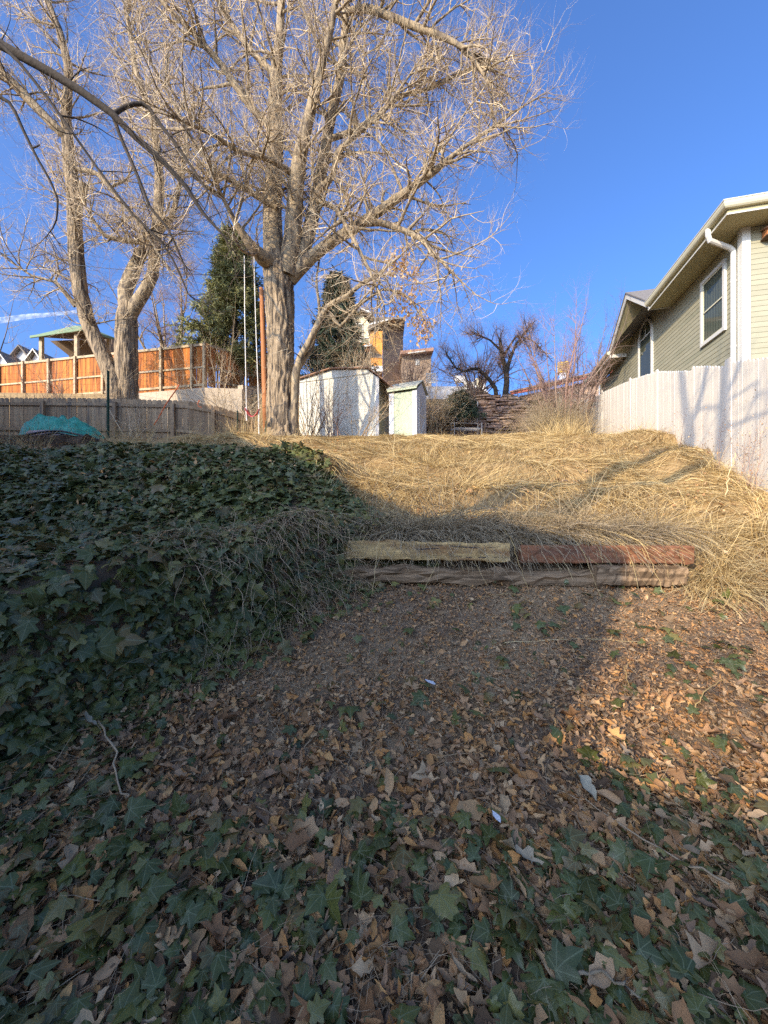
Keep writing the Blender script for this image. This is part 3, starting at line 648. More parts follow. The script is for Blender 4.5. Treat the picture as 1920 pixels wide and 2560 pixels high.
bn = thing('garden_bench', at(3.25, 14.9), 'pale wrought iron garden bench with scrolled back in front of the stone wall', 'bench', .12); ob = local(bn)
b_h = .95
def iron(name, pts, r=.014, s=6): g = Geo(); g.tube(pts, r, s); return g.build(name, 'iron', bn)
for x in (-.55, .55):
    iron('leg', [(x, -.05, -.1), (x, -.05, .42)]); iron('leg', [(x, .38, -.1), (x, .38, .72)]); iron('armrest', [(x, -.05, .42), (x, -.03, .6), (x, .2, .63), (x, .38, .60)])
for y in np.linspace(-.05, .36, 6): iron('seat_slat', [(-.55, y, .42), (.55, y, .42)], .012)
iron('back_rail', [(-.55, .38, .70), (.55, .38, .70)])
for cx, sg in ((-.33, 1), (-.08, -1), (.12, 1), (.36, -1)):
    th = np.linspace(0, 4.2*math.pi, 40); rr = .17*(1-th/(4.6*math.pi))
    iron('scroll', [(cx+sg*r_*math.cos(t+2.4), .38, .86+r_*math.sin(t+2.4)) for t, r_ in zip(th, rr)], .012, 5)
iron('back_rail', [(.5, .38, 1.0), (.72, .38, .74), (.75, .38, .7)], .012)
st = thing('metal_stake', at(3.75, 15.4), 'thin upright metal stake against the stone wall', 'stake')
g = Geo(); g.tube([(0, 0, -.2), (0, 0, 1.35)], .013, 6); g.build('rod', 'iron', st); g = Geo(); g.tube([(0, 0, 1.35), (0, 0, 1.52)], .022, 6); g.build('cap', 'trim_white', st)

def timber(name, m, a, b, w, h, label, cat, rough=.006, seed=0, roll=0., rag=0, group=None, crack=None):
    """sawn or rotten beam from a to b (centre line); x along it"""
    a = np.array(a, float); b = np.array(b, float); L = np.linalg.norm(b-a); n = 26; k = 12; r = np.random.default_rng(seed)
    o = thing(name, tuple((a+b)/2), label, cat, group=group)
    d = (b-a)/L; q = Matrix.Rotation(math.atan2(d[1], d[0]), 4, 'Z') @ Matrix.Rotation(-math.asin(d[2]), 4, 'Y') @ Matrix.Rotation(roll, 4, 'X')
    o.matrix_world = Matrix.Translation(Vector((a+b)/2)) @ q
    c = .012
    sec = np.array([(-w/2+c, -h/2), (w/2-c, -h/2), (w/2, -h/2+c), (w/2, 0), (w/2, h/2-c), (w/2-c, h/2), (0, h/2), (-w/2+c, h/2), (-w/2, h/2-c), (-w/2, h*.17), (-w/2, -h*.1), (-w/2, -h/2+c)])
    X_ = np.linspace(-L/2, L/2, n); V = np.zeros((n, k, 3)); V[:, :, 0] = X_[:, None]; V[:, :, 1:] = sec
    V[:, :, 1:] += r.normal(0, rough, (n, k, 2))
    if rag:
        prof_ = 1-rag*np.abs(np.interp(X_, np.linspace(-L/2, L/2, 9), r.random(9))); V[:, 4:9, 2] = -h/2+(V[:, 4:9, 2]+h/2)*prof_[:, None]+r.normal(0, .012, (n, 5))
        V[:, 9:11, 1] += r.normal(0, .018, (n, 2))
        V[0, :, 0] += r.normal(0, .03, k); V[-1, :, 0] += r.normal(0, .04, k)
    i = np.arange(n-1)[:, None]; j = np.arange(k)[None]
    F = np.stack(np.broadcast_arrays(i*k+j, (i+1)*k+j, (i+1)*k+(j+1) % k, i*k+(j+1) % k), -1).reshape(-1, 4)
    g = Geo(); g.add(V.reshape(-1, 3), F[:, ::-1]); g.add(V[0], [tuple(range(k))]); g.add(V[-1], [tuple(range(k))[::-1]])
    g.build('beam', m, o)
    if crack:
        for x0, x1, zc in crack:
            g = Geo(); xx = np.linspace(x0, x1, 9)
            g.add([(x, -w/2-.0015, zc+.008*math.sin(x*9)+s_*.006*(1-abs(2*(x-x0)/(x1-x0)-1))) for s_ in (-1, 1) for x in xx], [(i, i+1, 9+i+1, 9+i) for i in range(8)]); g.build('crack', 'rubble', o)
    return o
timber('pale_timber', 'timber_pale', (-.45, 4.14, 1.195), (1.31, 4.08, 1.165), .2, .19, 'pale tan squared timber with a long crack, on top of the rotten one', 'timber', roll=-.16, seed=1, crack=[(-.35, .35, .02), (-.1, .9, .05), (.2, .93, -.055)])
timber('red_timber', 'timber_red', (1.44, 4.12, 1.155), (3.22, 4.08, 1.15), .2, .185, 'red-brown squared timber lying on the grey timber', 'timber', roll=-.05, seed=2)
timber('rotten_timber', 'timber_old', (-.75, 4.04, .99), (2.26, 4.05, .9), .2, .15, 'long splintered rotten timber under the pale one', 'timber', rough=.008, rag=.28, seed=3, roll=.1)
timber('grey_timber', 'timber_old', (2.16, 3.985, .95), (3.06, 3.96, .95), .18, .19, 'short grey weathered timber under the red-brown one', 'timber', rough=.008, seed=4)
timber('garden_edge', 'timber_dark', P(1140, 1101, 13.0), P(1298, 1098, 13.2), .2, .26, 'dark railroad tie edging a bed before the iron bench', 'timber', rough=.01, seed=5)
timber('garden_edge', 'timber_dark', P(1400, 1097, 12.6), P(1452, 1097, 12.8), .2, .24, 'short dark timber at the foot of the tan shrub', 'timber', rough=.01, seed=6)
timber('retaining_log', 'timber_dark', (-9.5, 8.05, 2.86), (-5.85, 7.95, 2.84), .26, .24, 'lower dark log of the low wall below the tarp', 'log', rough=.02, seed=7)
timber('retaining_log', 'timber_dark', (-9.6, 8.15, 3.09), (-6.15, 8.05, 3.06), .24, .24, 'upper dark log of the low wall below the tarp', 'log', rough=.02, seed=8)
# ------------------------------------------------------------------ tarp heap, hoops, posts, mesh fence
tp = thing('tarp', (-7.45, 8.95, 3.13), 'crumpled green tarp draped over a heap behind the dark logs', 'tarp')
n1, n2 = 46, 26; V = []
for j in range(n2):
    for i in range(n1):
        a = (i/(n1-1)-.5)*2; b = (j/(n2-1)-.5)*2
        rr = max(0, 1-abs(a)**2.4-.9*abs(b)**2.2)
        h = .68*rr**.5*(1-.18*a)*(.8+.35*vn(a*2+3, b*2+9))
        h += .16*(vn(a*5+1, b*5)-.5)*(rr > 0)+.05*math.sin(a*11+3*vn(a*3, b*3)*6)*rr+.03*(vn(a*11+1, b*9)-.5)*(rr > 0)
        V.append((a*.92+.05*(vn(b*4, a*3)-.5), b*.55, h-.04))
g = Geo(); g.add(V, [(j*n1+i, j*n1+i+1, (j+1)*n1+i+1, (j+1)*n1+i) for j in range(n2-1) for i in range(n1-1)]); g.build('sheet', 'tarp', tp, smooth=True)
sk = tag(Geo().tube([(-7.95, 8.42, 3.2), (-7.7, 8.38, 3.28), (-7.3, 8.37, 3.29), (-7.0, 8.42, 3.2)], [.02, .1, .1, .03], 10).build('sack', 'pinkish', smooth=True), 'pinkish bundle under the front edge of the green tarp', 'sack')
for pts, lb in ((((8, 1103), (60, 1088), (110, 1079), (150, 1077), (195, 1086), (245, 1102)), 'long black plastic hoop across the green tarp'),
                (((85, 1098), (105, 1088), (140, 1082), (180, 1090), (210, 1100)), 'inner black plastic hoop in front of the green tarp'),
                (((120, 1096), (160, 1097), (205, 1096), (250, 1099)), 'flat black pipe along the foot of the green tarp')):
    g = Geo(); p = np.array([P(x, y, 8.2) for x, y in pts]); t = np.linspace(0, len(p)-1, 24)
    p = np.stack([np.interp(t, range(len(p)), p[:, c]) for c in range(3)], -1); p[1:-1] = (p[:-2]+p[1:-1]*2+p[2:])/4
    g.tube(p, .024, 6); tag(g.build('hoop', 'black_plastic', smooth=True), lb, 'hoop', 'black hoops on the tarp heap')
wfn = thing('wire_fence', at(-6.15, 8.55), 'green steel posts carrying thin wire mesh in front of the tarp', 'fence'); ofn = local(wfn)
def tpost(x, y, zt):
    g = Geo(); z0 = float(H(x, y))-.1; g.bar((x-ofn[0], y-ofn[1], z0-ofn[2]), (x-ofn[0], y-ofn[1], zt-ofn[2]), .05, .012); g.bar((x-ofn[0], y-ofn[1]+.02, z0-ofn[2]), (x-ofn[0], y-ofn[1]+.02, zt-ofn[2]), .012, .04); g.build('post', 'green_metal', wfn)
tpost(-6.15, 8.55, 4.75); tpost(-4.2, 11.0, 4.5); tpost(-3.45, 11.2, 4.25)
g = Geo(); A_ = np.array([-9.8, 8.6]); B_ = np.array([-6.15, 8.55]); C_ = np.array([-4.2, 11.0])
pl = []; 
for i in range(12): 
    z = .1+i*.13
    for a, b in ((A_, B_), (B_, C_)):
        za = float(H(*a)); zb_ = float(H(*b)); q = [np.array([*(a+(b-a)*t), za+(zb_-za)*t+z*(1-.25*t*(b is C_))-.03*math.sin(t*math.pi)])-ofn for t in np.linspace(0, 1, 6)]; pl.append(q)
g.tubes(np.array(pl), np.full((len(pl), 6), .0018), 3)
pl = []
for a, b in ((A_, B_), (B_, C_)):
    for t in np.linspace(0, 1, 26):
        p = a+(b-a)*t; z0 = float(H(*a))*(1-t)+float(H(*b))*t; pl.append([np.array([p[0], p[1], z0+.1])-ofn, np.array([p[0], p[1], z0+1.5*(1-.25*t*(b is C_))])-ofn])
g.tubes(np.array(pl), np.full((len(pl), 2), .0018), 3); tag(g.build('mesh', 'wire', wfn), kind='stuff')

# orange strap, cedar pole, swing
g = Geo(); g.tube([P(x, y, 11.6) for x, y in ((448, 962), (440, 975), (415, 1010), (398, 1042), (385, 1062))], .018, 5); tag(g.build('strap', 'orange_strap'), 'orange strap slanting down over the grey fence', 'strap')
g = Geo(); g.tube([P(x, y, 11.9) for x, y in ((499, 1001), (494, 1008), (497, 1017), (504, 1018))], .016, 5); tag(g.build('strap', 'orange_strap'), 'short orange strap looped over the top of the grey fence', 'strap')
cp = thing('cedar_pole', (-3.72, 11.95, 3.7), 'reddish brown bare pole standing left of the big trunk', 'pole')
g = Geo(); q = [P(x, y, 11.95)-local(cp) for x, y in ((667, 1110), (663, 1000), (660, 900), (657, 800), (653, 720))]; g.tube(q, [.1, .095, .085, .075, .06], 12); g.build('shaft', 'cedar_pole', cp, smooth=True)
sg = thing('rope_swing', P(631, 1040, 10.8), 'red strap swing seat hanging on two white ropes from the big tree', 'swing'); og = local(sg)
for a, b, c in (((611, 640), (612, 800), (616, 1018)), ((635, 640), (639, 800), (647, 1025))):
    g = Geo(); g.tube([P(x, y, 10.8)-og for x, y in (a, b, c)], .011, 6); g.build('rope', 'rope', sg)
for a, b in (((616, 1018), (617, 1052)), ((647, 1026), (648, 1088))):
    g = Geo(); g.tube([P(*a, 10.78)-og, P((a[0]+b[0])/2-1, (a[1]+b[1])/2, 10.77)-og, P(*b, 10.78)-og], [.02, .014, .02], 6); g.build('rope_tail', 'rope', sg)
g = Geo(); n = 17; V = []
xs_ = np.linspace(0, 1, n); cy = np.interp(xs_, [0, .08, .3, .5, .7, .92, 1], [1021, 1027, 1039, 1042.5, 1040, 1031, 1024]); 
for k, dy in ((0, -.09), (1, .09), (2, .09), (3, -.09)):
    for t, y in zip(xs_, cy): p = P(614+34*t, y, 10.8)-og; V.append((p[0], p[1]+dy, p[2]+(.012 if k in (2, 3) else 0)+(.03 if dy > 0 else -.02)))
F = [(k*n+i, k*n+i+1, ((k+1) % 4)*n+i+1, ((k+1) % 4)*n+i) for k in range(4) for i in range(n-1)]
g.add(V, F); g.build('seat', 'red_plastic', sg, smooth=False)
# ------------------------------------------------------------------ far houses
def house(name, label, loc, rz=0): return thing(name, loc, label, 'house', rz)
def win(parent, x0, x1, z0, z1, y, fm='trim_white', t=.08):
    g = Geo(); g.box((x0-t, y-.05, z0-t), (x1+t, y, z0)); g.box((x0-t, y-.05, z1), (x1+t, y, z1+t)); g.box((x0-t, y-.049, z0), (x0, y, z1)); g.box((x1, y-.049, z0), (x1+t, y, z1))
    f = g.build('window', fm, parent); g = Geo(); g.add([(x0, y-.02, z0), (x1, y-.02, z0), (x1, y-.02, z1), (x0, y-.02, z1)], [(0, 1, 2, 3)]); pn = g.build('pane', 'glass', f)
    g = Geo(); xm = (x0+x1)/2; g.box((xm-.03, y-.046, z0), (xm+.03, y-.022, z1)); g.build('muntin', fm, f)
# orange tower house behind the sheds (about 34 m away)
Yo = 34.0; s = Yo/F_PX
c = P(924, 1000, Yo); oh = house('orange_house', 'tall house with orange siding and cream gable behind the spruce', tuple(c)); 
X_ = lambda px: (px-924)*s; Z_ = lambda py: (1000-py)*s
g = Geo(); g.box((X_(850), .0, Z_(1040)), (X_(926), 6, Z_(826))); g.prism([(X_(850), 0, Z_(826)), (X_(926), 0, Z_(826)), (X_(926), 0, Z_(812)), (X_(903), 0, Z_(784)), (X_(850), 0, Z_(800))], (0, 6, 0)); g.build('wall', 'cream_wall', oh)
g = Geo(); g.prism([(X_(850), -.5, Z_(796)), (X_(905), -.5, Z_(778)), (X_(934), -.5, Z_(792)), (X_(948), -.5, Z_(814)), (X_(944), -.5, Z_(815)), (X_(931), -.5, Z_(796)), (X_(905), -.5, Z_(783)), (X_(850), -.5, Z_(800))], (0, 6.8, 0)); g.build('roof', 'shingle', oh)
g = Geo(); g.prism([(X_(905), -.56, Z_(777.5)), (X_(934), -.56, Z_(789)), (X_(934), -.56, Z_(793)), (X_(905), -.56, Z_(782))], (0, .05, 0)); g.build('fascia', 'trim_white', oh)
win(oh, X_(882), X_(906), Z_(838), Z_(812), -.01); win(oh, X_(880), X_(922), Z_(868), Z_(846), -.01)
g = Geo(); g.box((X_(926), -.6, Z_(925)), (X_(956), 5, Z_(836))); g.build('orange_bay', 'orange_wall', oh)
g = Geo(); g.box((X_(868), -.7, Z_(882)), (X_(925.8), -.02, Z_(868))); g.build('orange_band', 'orange_wall', oh)
g = Geo(); g.prism([(X_(866), -1.6, Z_(892)), (X_(930), -1.6, Z_(884)), (X_(930), -1.6, Z_(880)), (X_(866), -1.6, Z_(888))], (0, 1.5, .6)); g.build('porch_roof', 'trim_white', oh)
g = Geo(); g.prism([(X_(924), -.66, Z_(884)), (X_(956), -.66, Z_(896)), (X_(956), -.66, Z_(903)), (X_(924), -.66, Z_(900))], (0, .05, 0)); g.build('band', 'brown_wall', oh)
g = Geo(); g.prism([(X_(922), -.9, Z_(838)), (X_(956), -.9, Z_(814)), (X_(1012), -.9, Z_(808)), (X_(1012), -.9, Z_(805)), (X_(945), -.9, Z_(806)), (X_(920), -.9, Z_(830))], (0, 6, 0)); g.build('wing_roof', 'shingle', oh)
g = Geo(); g.prism([(X_(922), -.95, Z_(822)), (X_(970), -.95, Z_(811)), (X_(970), -.95, Z_(814)), (X_(922), -.95, Z_(826))], (0, .045, 0)); g.build('fascia', 'trim_white', oh)
g = Geo(); g.prism([(X_(957), -.5, Z_(1040)), (X_(1010), 1.5, Z_(1040)), (X_(1010), 1.5, Z_(809)), (X_(957), -.5, Z_(816))], (0, 5, 0)); g.build('wing_wall', 'brown_wall', oh)
g = Geo(); g.prism([(X_(963), -.35, Z_(876)), (X_(972), -.02, Z_(876)), (X_(972), -.02, Z_(826)), (X_(963), -.35, Z_(826))], (0, -.05, 0)); g.build('window', 'glass', oh)
g = Geo(); g.box((X_(926), -.75, Z_(936)), (X_(956), -.62, Z_(923))); g.build('skirt_wall', 'white_wall', oh)
# brown house further right with a white railing
Yo = 33.0; s = Yo/F_PX; c = P(1045, 1000, Yo); bh = house('brown_house', 'low brown house with white deck rail behind the bare bushes', tuple(c))
X_ = lambda px: (px-1045)*s; Z_ = lambda py: (1000-py)*s
g = Geo(); g.box((X_(1005), 0, Z_(1040)), (X_(1078), 6, Z_(888))); g.build('wall', 'brown_wall', bh)
g = Geo(); g.prism([(X_(1000), -.6, Z_(892)), (X_(1082), -.6, Z_(884)), (X_(1082), -.6, Z_(876)), (X_(1000), -.6, Z_(884))], (0, 7, .4)); g.build('roof', 'rust_trim', bh)
g = Geo(); g.prism([(X_(1018), -.7, Z_(890)), (X_(1062), -.7, Z_(884)), (X_(1062), -.7, Z_(886.5)), (X_(1018), -.7, Z_(892.5))], (0, .06, 0)); g.build('fascia', 'trim_white', bh)
for x in (1040, 1044): win(bh, X_(x), X_(x+3), Z_(912), Z_(900), -.02, t=.04)
# white house with deck and stucco chimney above the stone wall
Yo = 27.0; s = Yo/F_PX; c = P(1200, 1000, Yo); wh = house('white_house', 'white house with a balcony rail and flared chimney above the stone wall', tuple(c))
X_ = lambda px: (px-1200)*s; Z_ = lambda py: (1000-py)*s
g = Geo(); g.prism([(X_(1190), 0, Z_(1010)), (X_(1246), 0, Z_(1010)), (X_(1236), 0, Z_(998)), (X_(1226), 0, Z_(990)), (X_(1215), 0, Z_(972)), (X_(1214), 0, Z_(946)), (X_(1190), 0, Z_(946))], (0, 1.2, 0)); g.build('chimney', 'white_wall', wh)
g = Geo(); g.prism([(X_(1190.5), -.05, Z_(972)), (X_(1204), -.05, Z_(968)), (X_(1203), -.05, Z_(946)), (X_(1190.5), -.05, Z_(946))], (0, .048, 0)); g.build('chimney_face', 'cream_wall', wh)
g = Geo(); g.box((X_(1060), .5, Z_(1030)), (X_(1190), 5, Z_(960))); g.build('wall', 'grey_wall', wh)
g = Geo(); g.box((X_(1140), .2, Z_(952)), (X_(1166), .48, Z_(936))); g.build('gable', 'white_wall', wh)
g = Geo(); g.box((X_(1162), .3, Z_(972)), (X_(1189), .45, Z_(962))); g.build('deck', 'white_wall', wh)
g = Geo(); g.box((X_(1162), .2, Z_(953.5)), (X_(1189), .3, Z_(952))); g.build('rail', 'trim_white', wh)
me = Geo().box((-.025, 0, 0), (.025, .05, Z_(953)-Z_(964))).mesh('baluster'); wmesh(me, 'trim_white')
for i in range(13): piece('baluster', me, wh, (X_(1162.5+i*2.1), .22, Z_(964)))
lat = Geo().box((X_(1066), .2, Z_(955)), (X_(1090), .26, Z_(953))).box((X_(1066), .2, Z_(932)), (X_(1090), .26, Z_(930)))
for i in range(9): lat.box((X_(1066+i*3), .21, Z_(953)), (X_(1067.4+i*3), .25, Z_(932)))
for i in range(4): lat.box((X_(1066), .215, Z_(949-i*5)), (X_(1090), .245, Z_(948-i*5)))
lat.build('lattice', 'trim_white', wh)
mound = Geo(); pts = [P(x, y, 22) for x, y in ((1120, 1020), (1140, 985), (1170, 972), (1196, 968), (1225, 985), (1255, 1002), (1300, 1040))]
mound.prism(pts[::-1], (0, 1.5, .4)); tag(mound.build('earth_bank', 'soil'), kind='structure')
# brick house, far right
bk = house('brick_house', 'tan brick house with red eaves and a yellow box on its roof', tuple(P(1390, 1010, 23.6)), math.atan2(-3., 3.2)); 
s = .034
g = Geo(); g.box((-2.6, .6, -4), (6, 6, 1.15)); g.build('wall', 'brick_tan', bk)
g = Geo(); g.prism([(-2.9, 0, 1.17), (6.2, 0, 1.17), (6.2, 0, 1.42), (-2.9, 0, 1.42)], (0, 3, .9)); g.build('roof', 'rust_trim', bk)
g = Geo(); g.box((-2.92, -.06, 1.15), (6.22, -.01, 1.42)); g.build('fascia', 'red_trim', bk)
g = Geo(); g.box((-2.93, -.14, 1.30), (6.22, -.065, 1.40)); g.build('gutter', 'rust_trim', bk)
win(bk, -.3, .4, .1, .8, .59); win(bk, 2.3, 4.6, .25, .9, .59)
g = Geo(); g.box((1.6, .2, -.35), (5, .58, .05)); g.build('sill_band', 'brick_tan', bk); g = Geo(); g.box((1.6, .1, -.55), (5, .4, -.37)); g.build('sill_trim', 'red_trim', bk)
yb = thing('roof_cooler', P(1408, 938, 23.8), 'yellow box cooler standing on the brick house roof', 'cooler', -.5)
g = Geo(); g.box((-.3, -.3, .12), (.3, .3, .74)); g.build('box', 'yellow_box', yb); g = Geo(); g.box((-.2, -.2, -.3), (.2, .2, .118)); g.build('stand', 'white_wall', yb)
g = Geo()
for i in range(5): g.box((-.27, -.325, .2+i*.1), (.27, -.302, .25+i*.1))
g.build('louvre', 'cedar_pale', yb)
# pavilion with green roof and houses behind the orange fence
Yo = 23.0; gb = P(190, 900, Yo); gzb = thing('pavilion', tuple(gb), 'open pavilion with green hip roof above the orange fence', 'pavilion')
def gp(px, py, dy): return P(px, py, Yo+dy)-gb
top = [gp(76, 840, 0), gp(203, 821.5, -.6), gp(291, 846, 2.6), gp(190, 848, 3.2), gp(188, 813.5, .9), gp(212, 814.5, 1.2)]
g = Geo(); g.add(top, [(0, 1, 5, 4), (1, 2, 5), (2, 3, 4, 5), (3, 0, 4)]); g.build('roof', 'green_roof', gzb)
g = Geo(); g.add([q-np.array([0, 0, .03]) for q in top[:4]], [(3, 2, 1, 0)]); g.build('ceiling', 'timber_dark', gzb)
g = Geo(); g.bar(top[0]-[0, 0, .06], top[1]-[0, 0, .06], .08, .13); g.bar(top[1]-[0, 0, .06], top[2]-[0, 0, .06], .08, .13); g.build('fascia', 'green_roof', gzb)
for px, dy, yt in ((104, .25, 840), (192, -.2, 828), (272, 2.2, 845)):
    q = gp(px, yt, dy); g = Geo(); g.box((q[0]-.09, q[1]-.09, -1.6), (q[0]+.09, q[1]+.09, q[2])); g.build('post', 'cedar_pale', gzb)
g = Geo(); w4 = [gp(125, 852, 1.4), gp(280, 846, 3.2), gp(280, 930, 3.2), gp(172, 930, 1.8), gp(172, 889, 1.8)]; g.prism(w4, (.05, .3, 0)); g.build('back_wall', 'brown_wall', gzb)
for nm, lb, x, w, h0, h1, Yo, m in (('grey_house', 'dark roofed grey house far left beyond the orange fence', 55, 46, 900, 868, 48, 'grey_wall'), ('white_gabled_house', 'small white gabled house peeping over the orange fence', 92, 24, 900, 878, 44, 'white_wall'),
                                    ('white_cottage', 'white cottage at the far left edge behind the saplings', 5, 30, 910, 882, 46, 'white_wall')):
    s = Yo/F_PX; o = house(nm, lb, tuple(P(x, 940, Yo))); hw = w/2*s; zz = (940-h0)*s; zp = (940-h1)*s
    g = Geo(); g.prism([(-hw, 0, -4), (hw, 0, -4), (hw, 0, zz), (0, 0, zp-.05), (-hw, 0, zz)], (0, 6, 0)); g.build('wall', m, o)
    g = Geo(); 
    for q in (-1, 1): g.prism([(q*(hw+.4), -.5, zz-.25), (0, -.5, zp), (0, -.5, zp+.15), (q*(hw+.4), -.5, zz-.1)], (0, 7, 0))
    g.build('roof', 'shingle', o)
    g = Geo()
    for q in (-1, 1): g.prism([(q*(hw+.4), -.55, zz-.3), (0, -.55, zp-.05), (0, -.55, zp+.12), (q*(hw+.4), -.55, zz-.12)], (0, .048, 0))
    g.build('rake_board', 'trim_white' if 'grey' not in nm else 'shingle', o)
    win(o, -hw*.35, hw*.35, zz-.9, zz-.1, -.01)

# ------------------------------------------------------------------ trees
def resample(pts, rad, n):
    pts = np.array(pts, float); d = np.concatenate([[0], np.cumsum(np.linalg.norm(np.diff(pts, axis=0), axis=1))]); t = np.linspace(0, d[-1], n)
    # smooth by averaging a fine linear sampling
    f = np.linspace(0, d[-1], 8*n); q = np.stack([np.interp(f, d, pts[:, i]) for i in range(3)], -1); k = 9
    qp = np.concatenate([np.repeat(q[:1], k//2, 0), q, np.repeat(q[-1:], k//2, 0)]); qs = np.stack([np.convolve(qp[:, i], np.ones(k)/k, 'valid') for i in range(3)], -1)
    qs[0] = q[0]; qs[-1] = q[-1]
    return np.stack([np.interp(t, f, qs[:, i]) for i in range(3)], -1), np.interp(t, d, rad), d[-1]
def limb_px(lst, Y0, Y1=None):
    Y1 = Y0 if Y1 is None else Y1; n = len(lst)
    ys_ = np.linspace(Y0, Y1, n)
    return [P(x, y, yy) for (x, y, r), yy in zip(lst, ys_)], [r*yy/F_PX for (x, y, r), yy in zip(lst, ys_)]
def grow(base, d, L, r0, n, up, wob, bend, taper=.85, floor=None):
    M = len(base); pts = np.zeros((M, n, 3)); pts[:, 0] = base; d = nrm(d); acc = rng.normal(0, bend, (M, 3))
    p = base.copy()
    upv = np.broadcast_to(np.asarray(up, float), (M,))
    for i in range(1, n):
        d = d+acc+rng.normal(0, wob, (M, 3)); d[:, 2] += upv; d = nrm(d); p = p+d*(L/(n-1))[:, None]; pts[:, i] = p
    rad = r0[:, None]*(1-taper*np.linspace(0, 1, n))[None]
    return pts, rad
def kids(pts, rad, counts, tmin, tmax, ang, Lf, rf, n, up, wob, bend, rmax=9, flat=0, fwd=0.0):
    """children of a batch of polylines; counts per parent"""
    M, N, _ = pts.shape; idx = np.repeat(np.arange(M), counts); K = len(idx)
    t = (tmin+(tmax-tmin)*rng.random(K))*(N-1); i = np.minimum(t.astype(int), N-2); f = (t-i)[:, None]
    b = pts[idx, i]*(1-f)+pts[idx, i+1]*f; tan = nrm(pts[idx, i+1]-pts[idx, i]); r = rad[idx, i]*(1-f[:, 0])+rad[idx, i+1]*f[:, 0]
    q = rng.normal(0, 1, (K, 3)); q[:, 2] *= (1-flat); q = nrm(q-tan*(q*tan).sum(-1, keepdims=True))
    a = ang+rng.normal(0, .22, K)
    d = tan*np.cos(a)[:, None]+q*np.sin(a)[:, None]; d[:, 2] += fwd
    L = Lf(K, t/(N-1)); r0 = np.minimum(np.minimum(r*.75, rf*(.6+.8*rng.random(K))), rmax)
    return grow(b, d, L, r0, n, up, wob, bend)
def U(a, b): return lambda K, t: (a+(b-a)*rng.random(K))
def tree(name, label, cat, base, limbs, trunk_m='bark', limb_m='bark_limb', twig_m='twig', l1=(2.6, .25, 1), l1L=(1.2, 2.8), l1r=.035, l2=9, l2L=(.5, 1.3), l3=6, l3L=(.25, .65), l2r=.012, l3r=.006,
         up1=.03, up2=.06, up3=.10, ang1=1.0, group=None, bend=.05, trunk=None, tsides=20, skip=(), br_m=None, fwd=0.0, furrow=.07):
    o = thing(name, tuple(base), label, cat, group=group); ob_ = np.array(base, float)
    RS = []; 
    for k, (p, r) in enumerate(limbs):
        isT = trunk and k in trunk
        n = (90 if furrow > .08 else 40) if isT else 18
        q, rr, L = resample(p, r, n)
        g = Geo(); sd = tsides if isT else 10
        g.tubes((q-ob_)[None], rr[None], sd, [0])
        if isT:                                         # furrowed, uneven trunk
            V = g.V[0].reshape(n, sd, 3); c = (q-ob_)[:, None, :]; zz = (np.linspace(0, L, n))[:, None]; ph = np.linspace(0, 1, sd, endpoint=False)[None, :]
            wp = ph+.035*np.sin(zz*1.3+k)+.02*np.sin(zz*3.1)
            rid = np.abs(2*vn((wp % 1)*tsides*.55+k*7, zz*2.1+.7)-1)+.5*np.abs(2*vn((wp % 1)*tsides*1.05, zz*4.3+9)-1)
            f_ = 1+furrow*(.55-rid)+.05*np.sin(ph*6.28*2+zz*.5)
            flare = 1+(.42*np.exp(-zz/.16)*(1+.5*np.sin(ph*6.28*4+1)) if k == trunk[0] else 0)
            g.V[0] = (c+(V-c)*(f_*flare)[..., None]).reshape(-1, 3)
        g.build('trunk' if isT else 'limb', trunk_m if isT else limb_m, o, smooth=True)
        q2, r2, _ = resample(p, r, 18); RS.append((q2, r2, L, k))
    use = [x for x in RS if x[3] not in skip]
    if l1:
        pts = np.array([x[0] for x in use]); rad = np.array([x[1] for x in use]); cnt = np.array([max(1, int(x[2]*l1[0])) for x in use])
        p1, r1 = kids(pts, rad, cnt, l1[1], l1[2], ang1, U(*l1L), l1r, 11, up1, .10, bend, fwd=fwd)
        # the tips of the limbs run on into fine branches too
        tipd = nrm(pts[:, -1]-pts[:, -3]); te = np.repeat(np.arange(len(use)), 3); pt, rt_ = grow(pts[te, -1], tipd[te]+rng.normal(0, .35, (len(te), 3)), l1L[0]+(l1L[1]-l1L[0])*rng.random(len(te)), np.minimum(rad[te, -1]*.8, l1r), 11, up1, .1, bend)
        p1 = np.concatenate([p1, pt]); r1 = np.concatenate([r1, rt_])
        g = Geo(); g.tubes(p1-ob_, r1, 5); tag(g.build('branches', br_m or limb_m, o, smooth=True), kind='stuff')
        p2, r2 = kids(p1, r1, np.full(len(p1), l2), .12, 1, .95, U(*l2L), l2r, 8, up2, .16, bend*1.6)
        g = Geo(); g.tubes(p2-ob_, r2, 3)
        p3, r3 = kids(p2, r2, np.full(len(p2), l3), .15, 1, .85, U(*l3L), l3r, 6, up3, .22, bend*2.4)
        g.tubes(p3-ob_, r3, 3)
        tag(g.build('crown', twig_m, o, smooth=True), kind='stuff')
    return o, RS

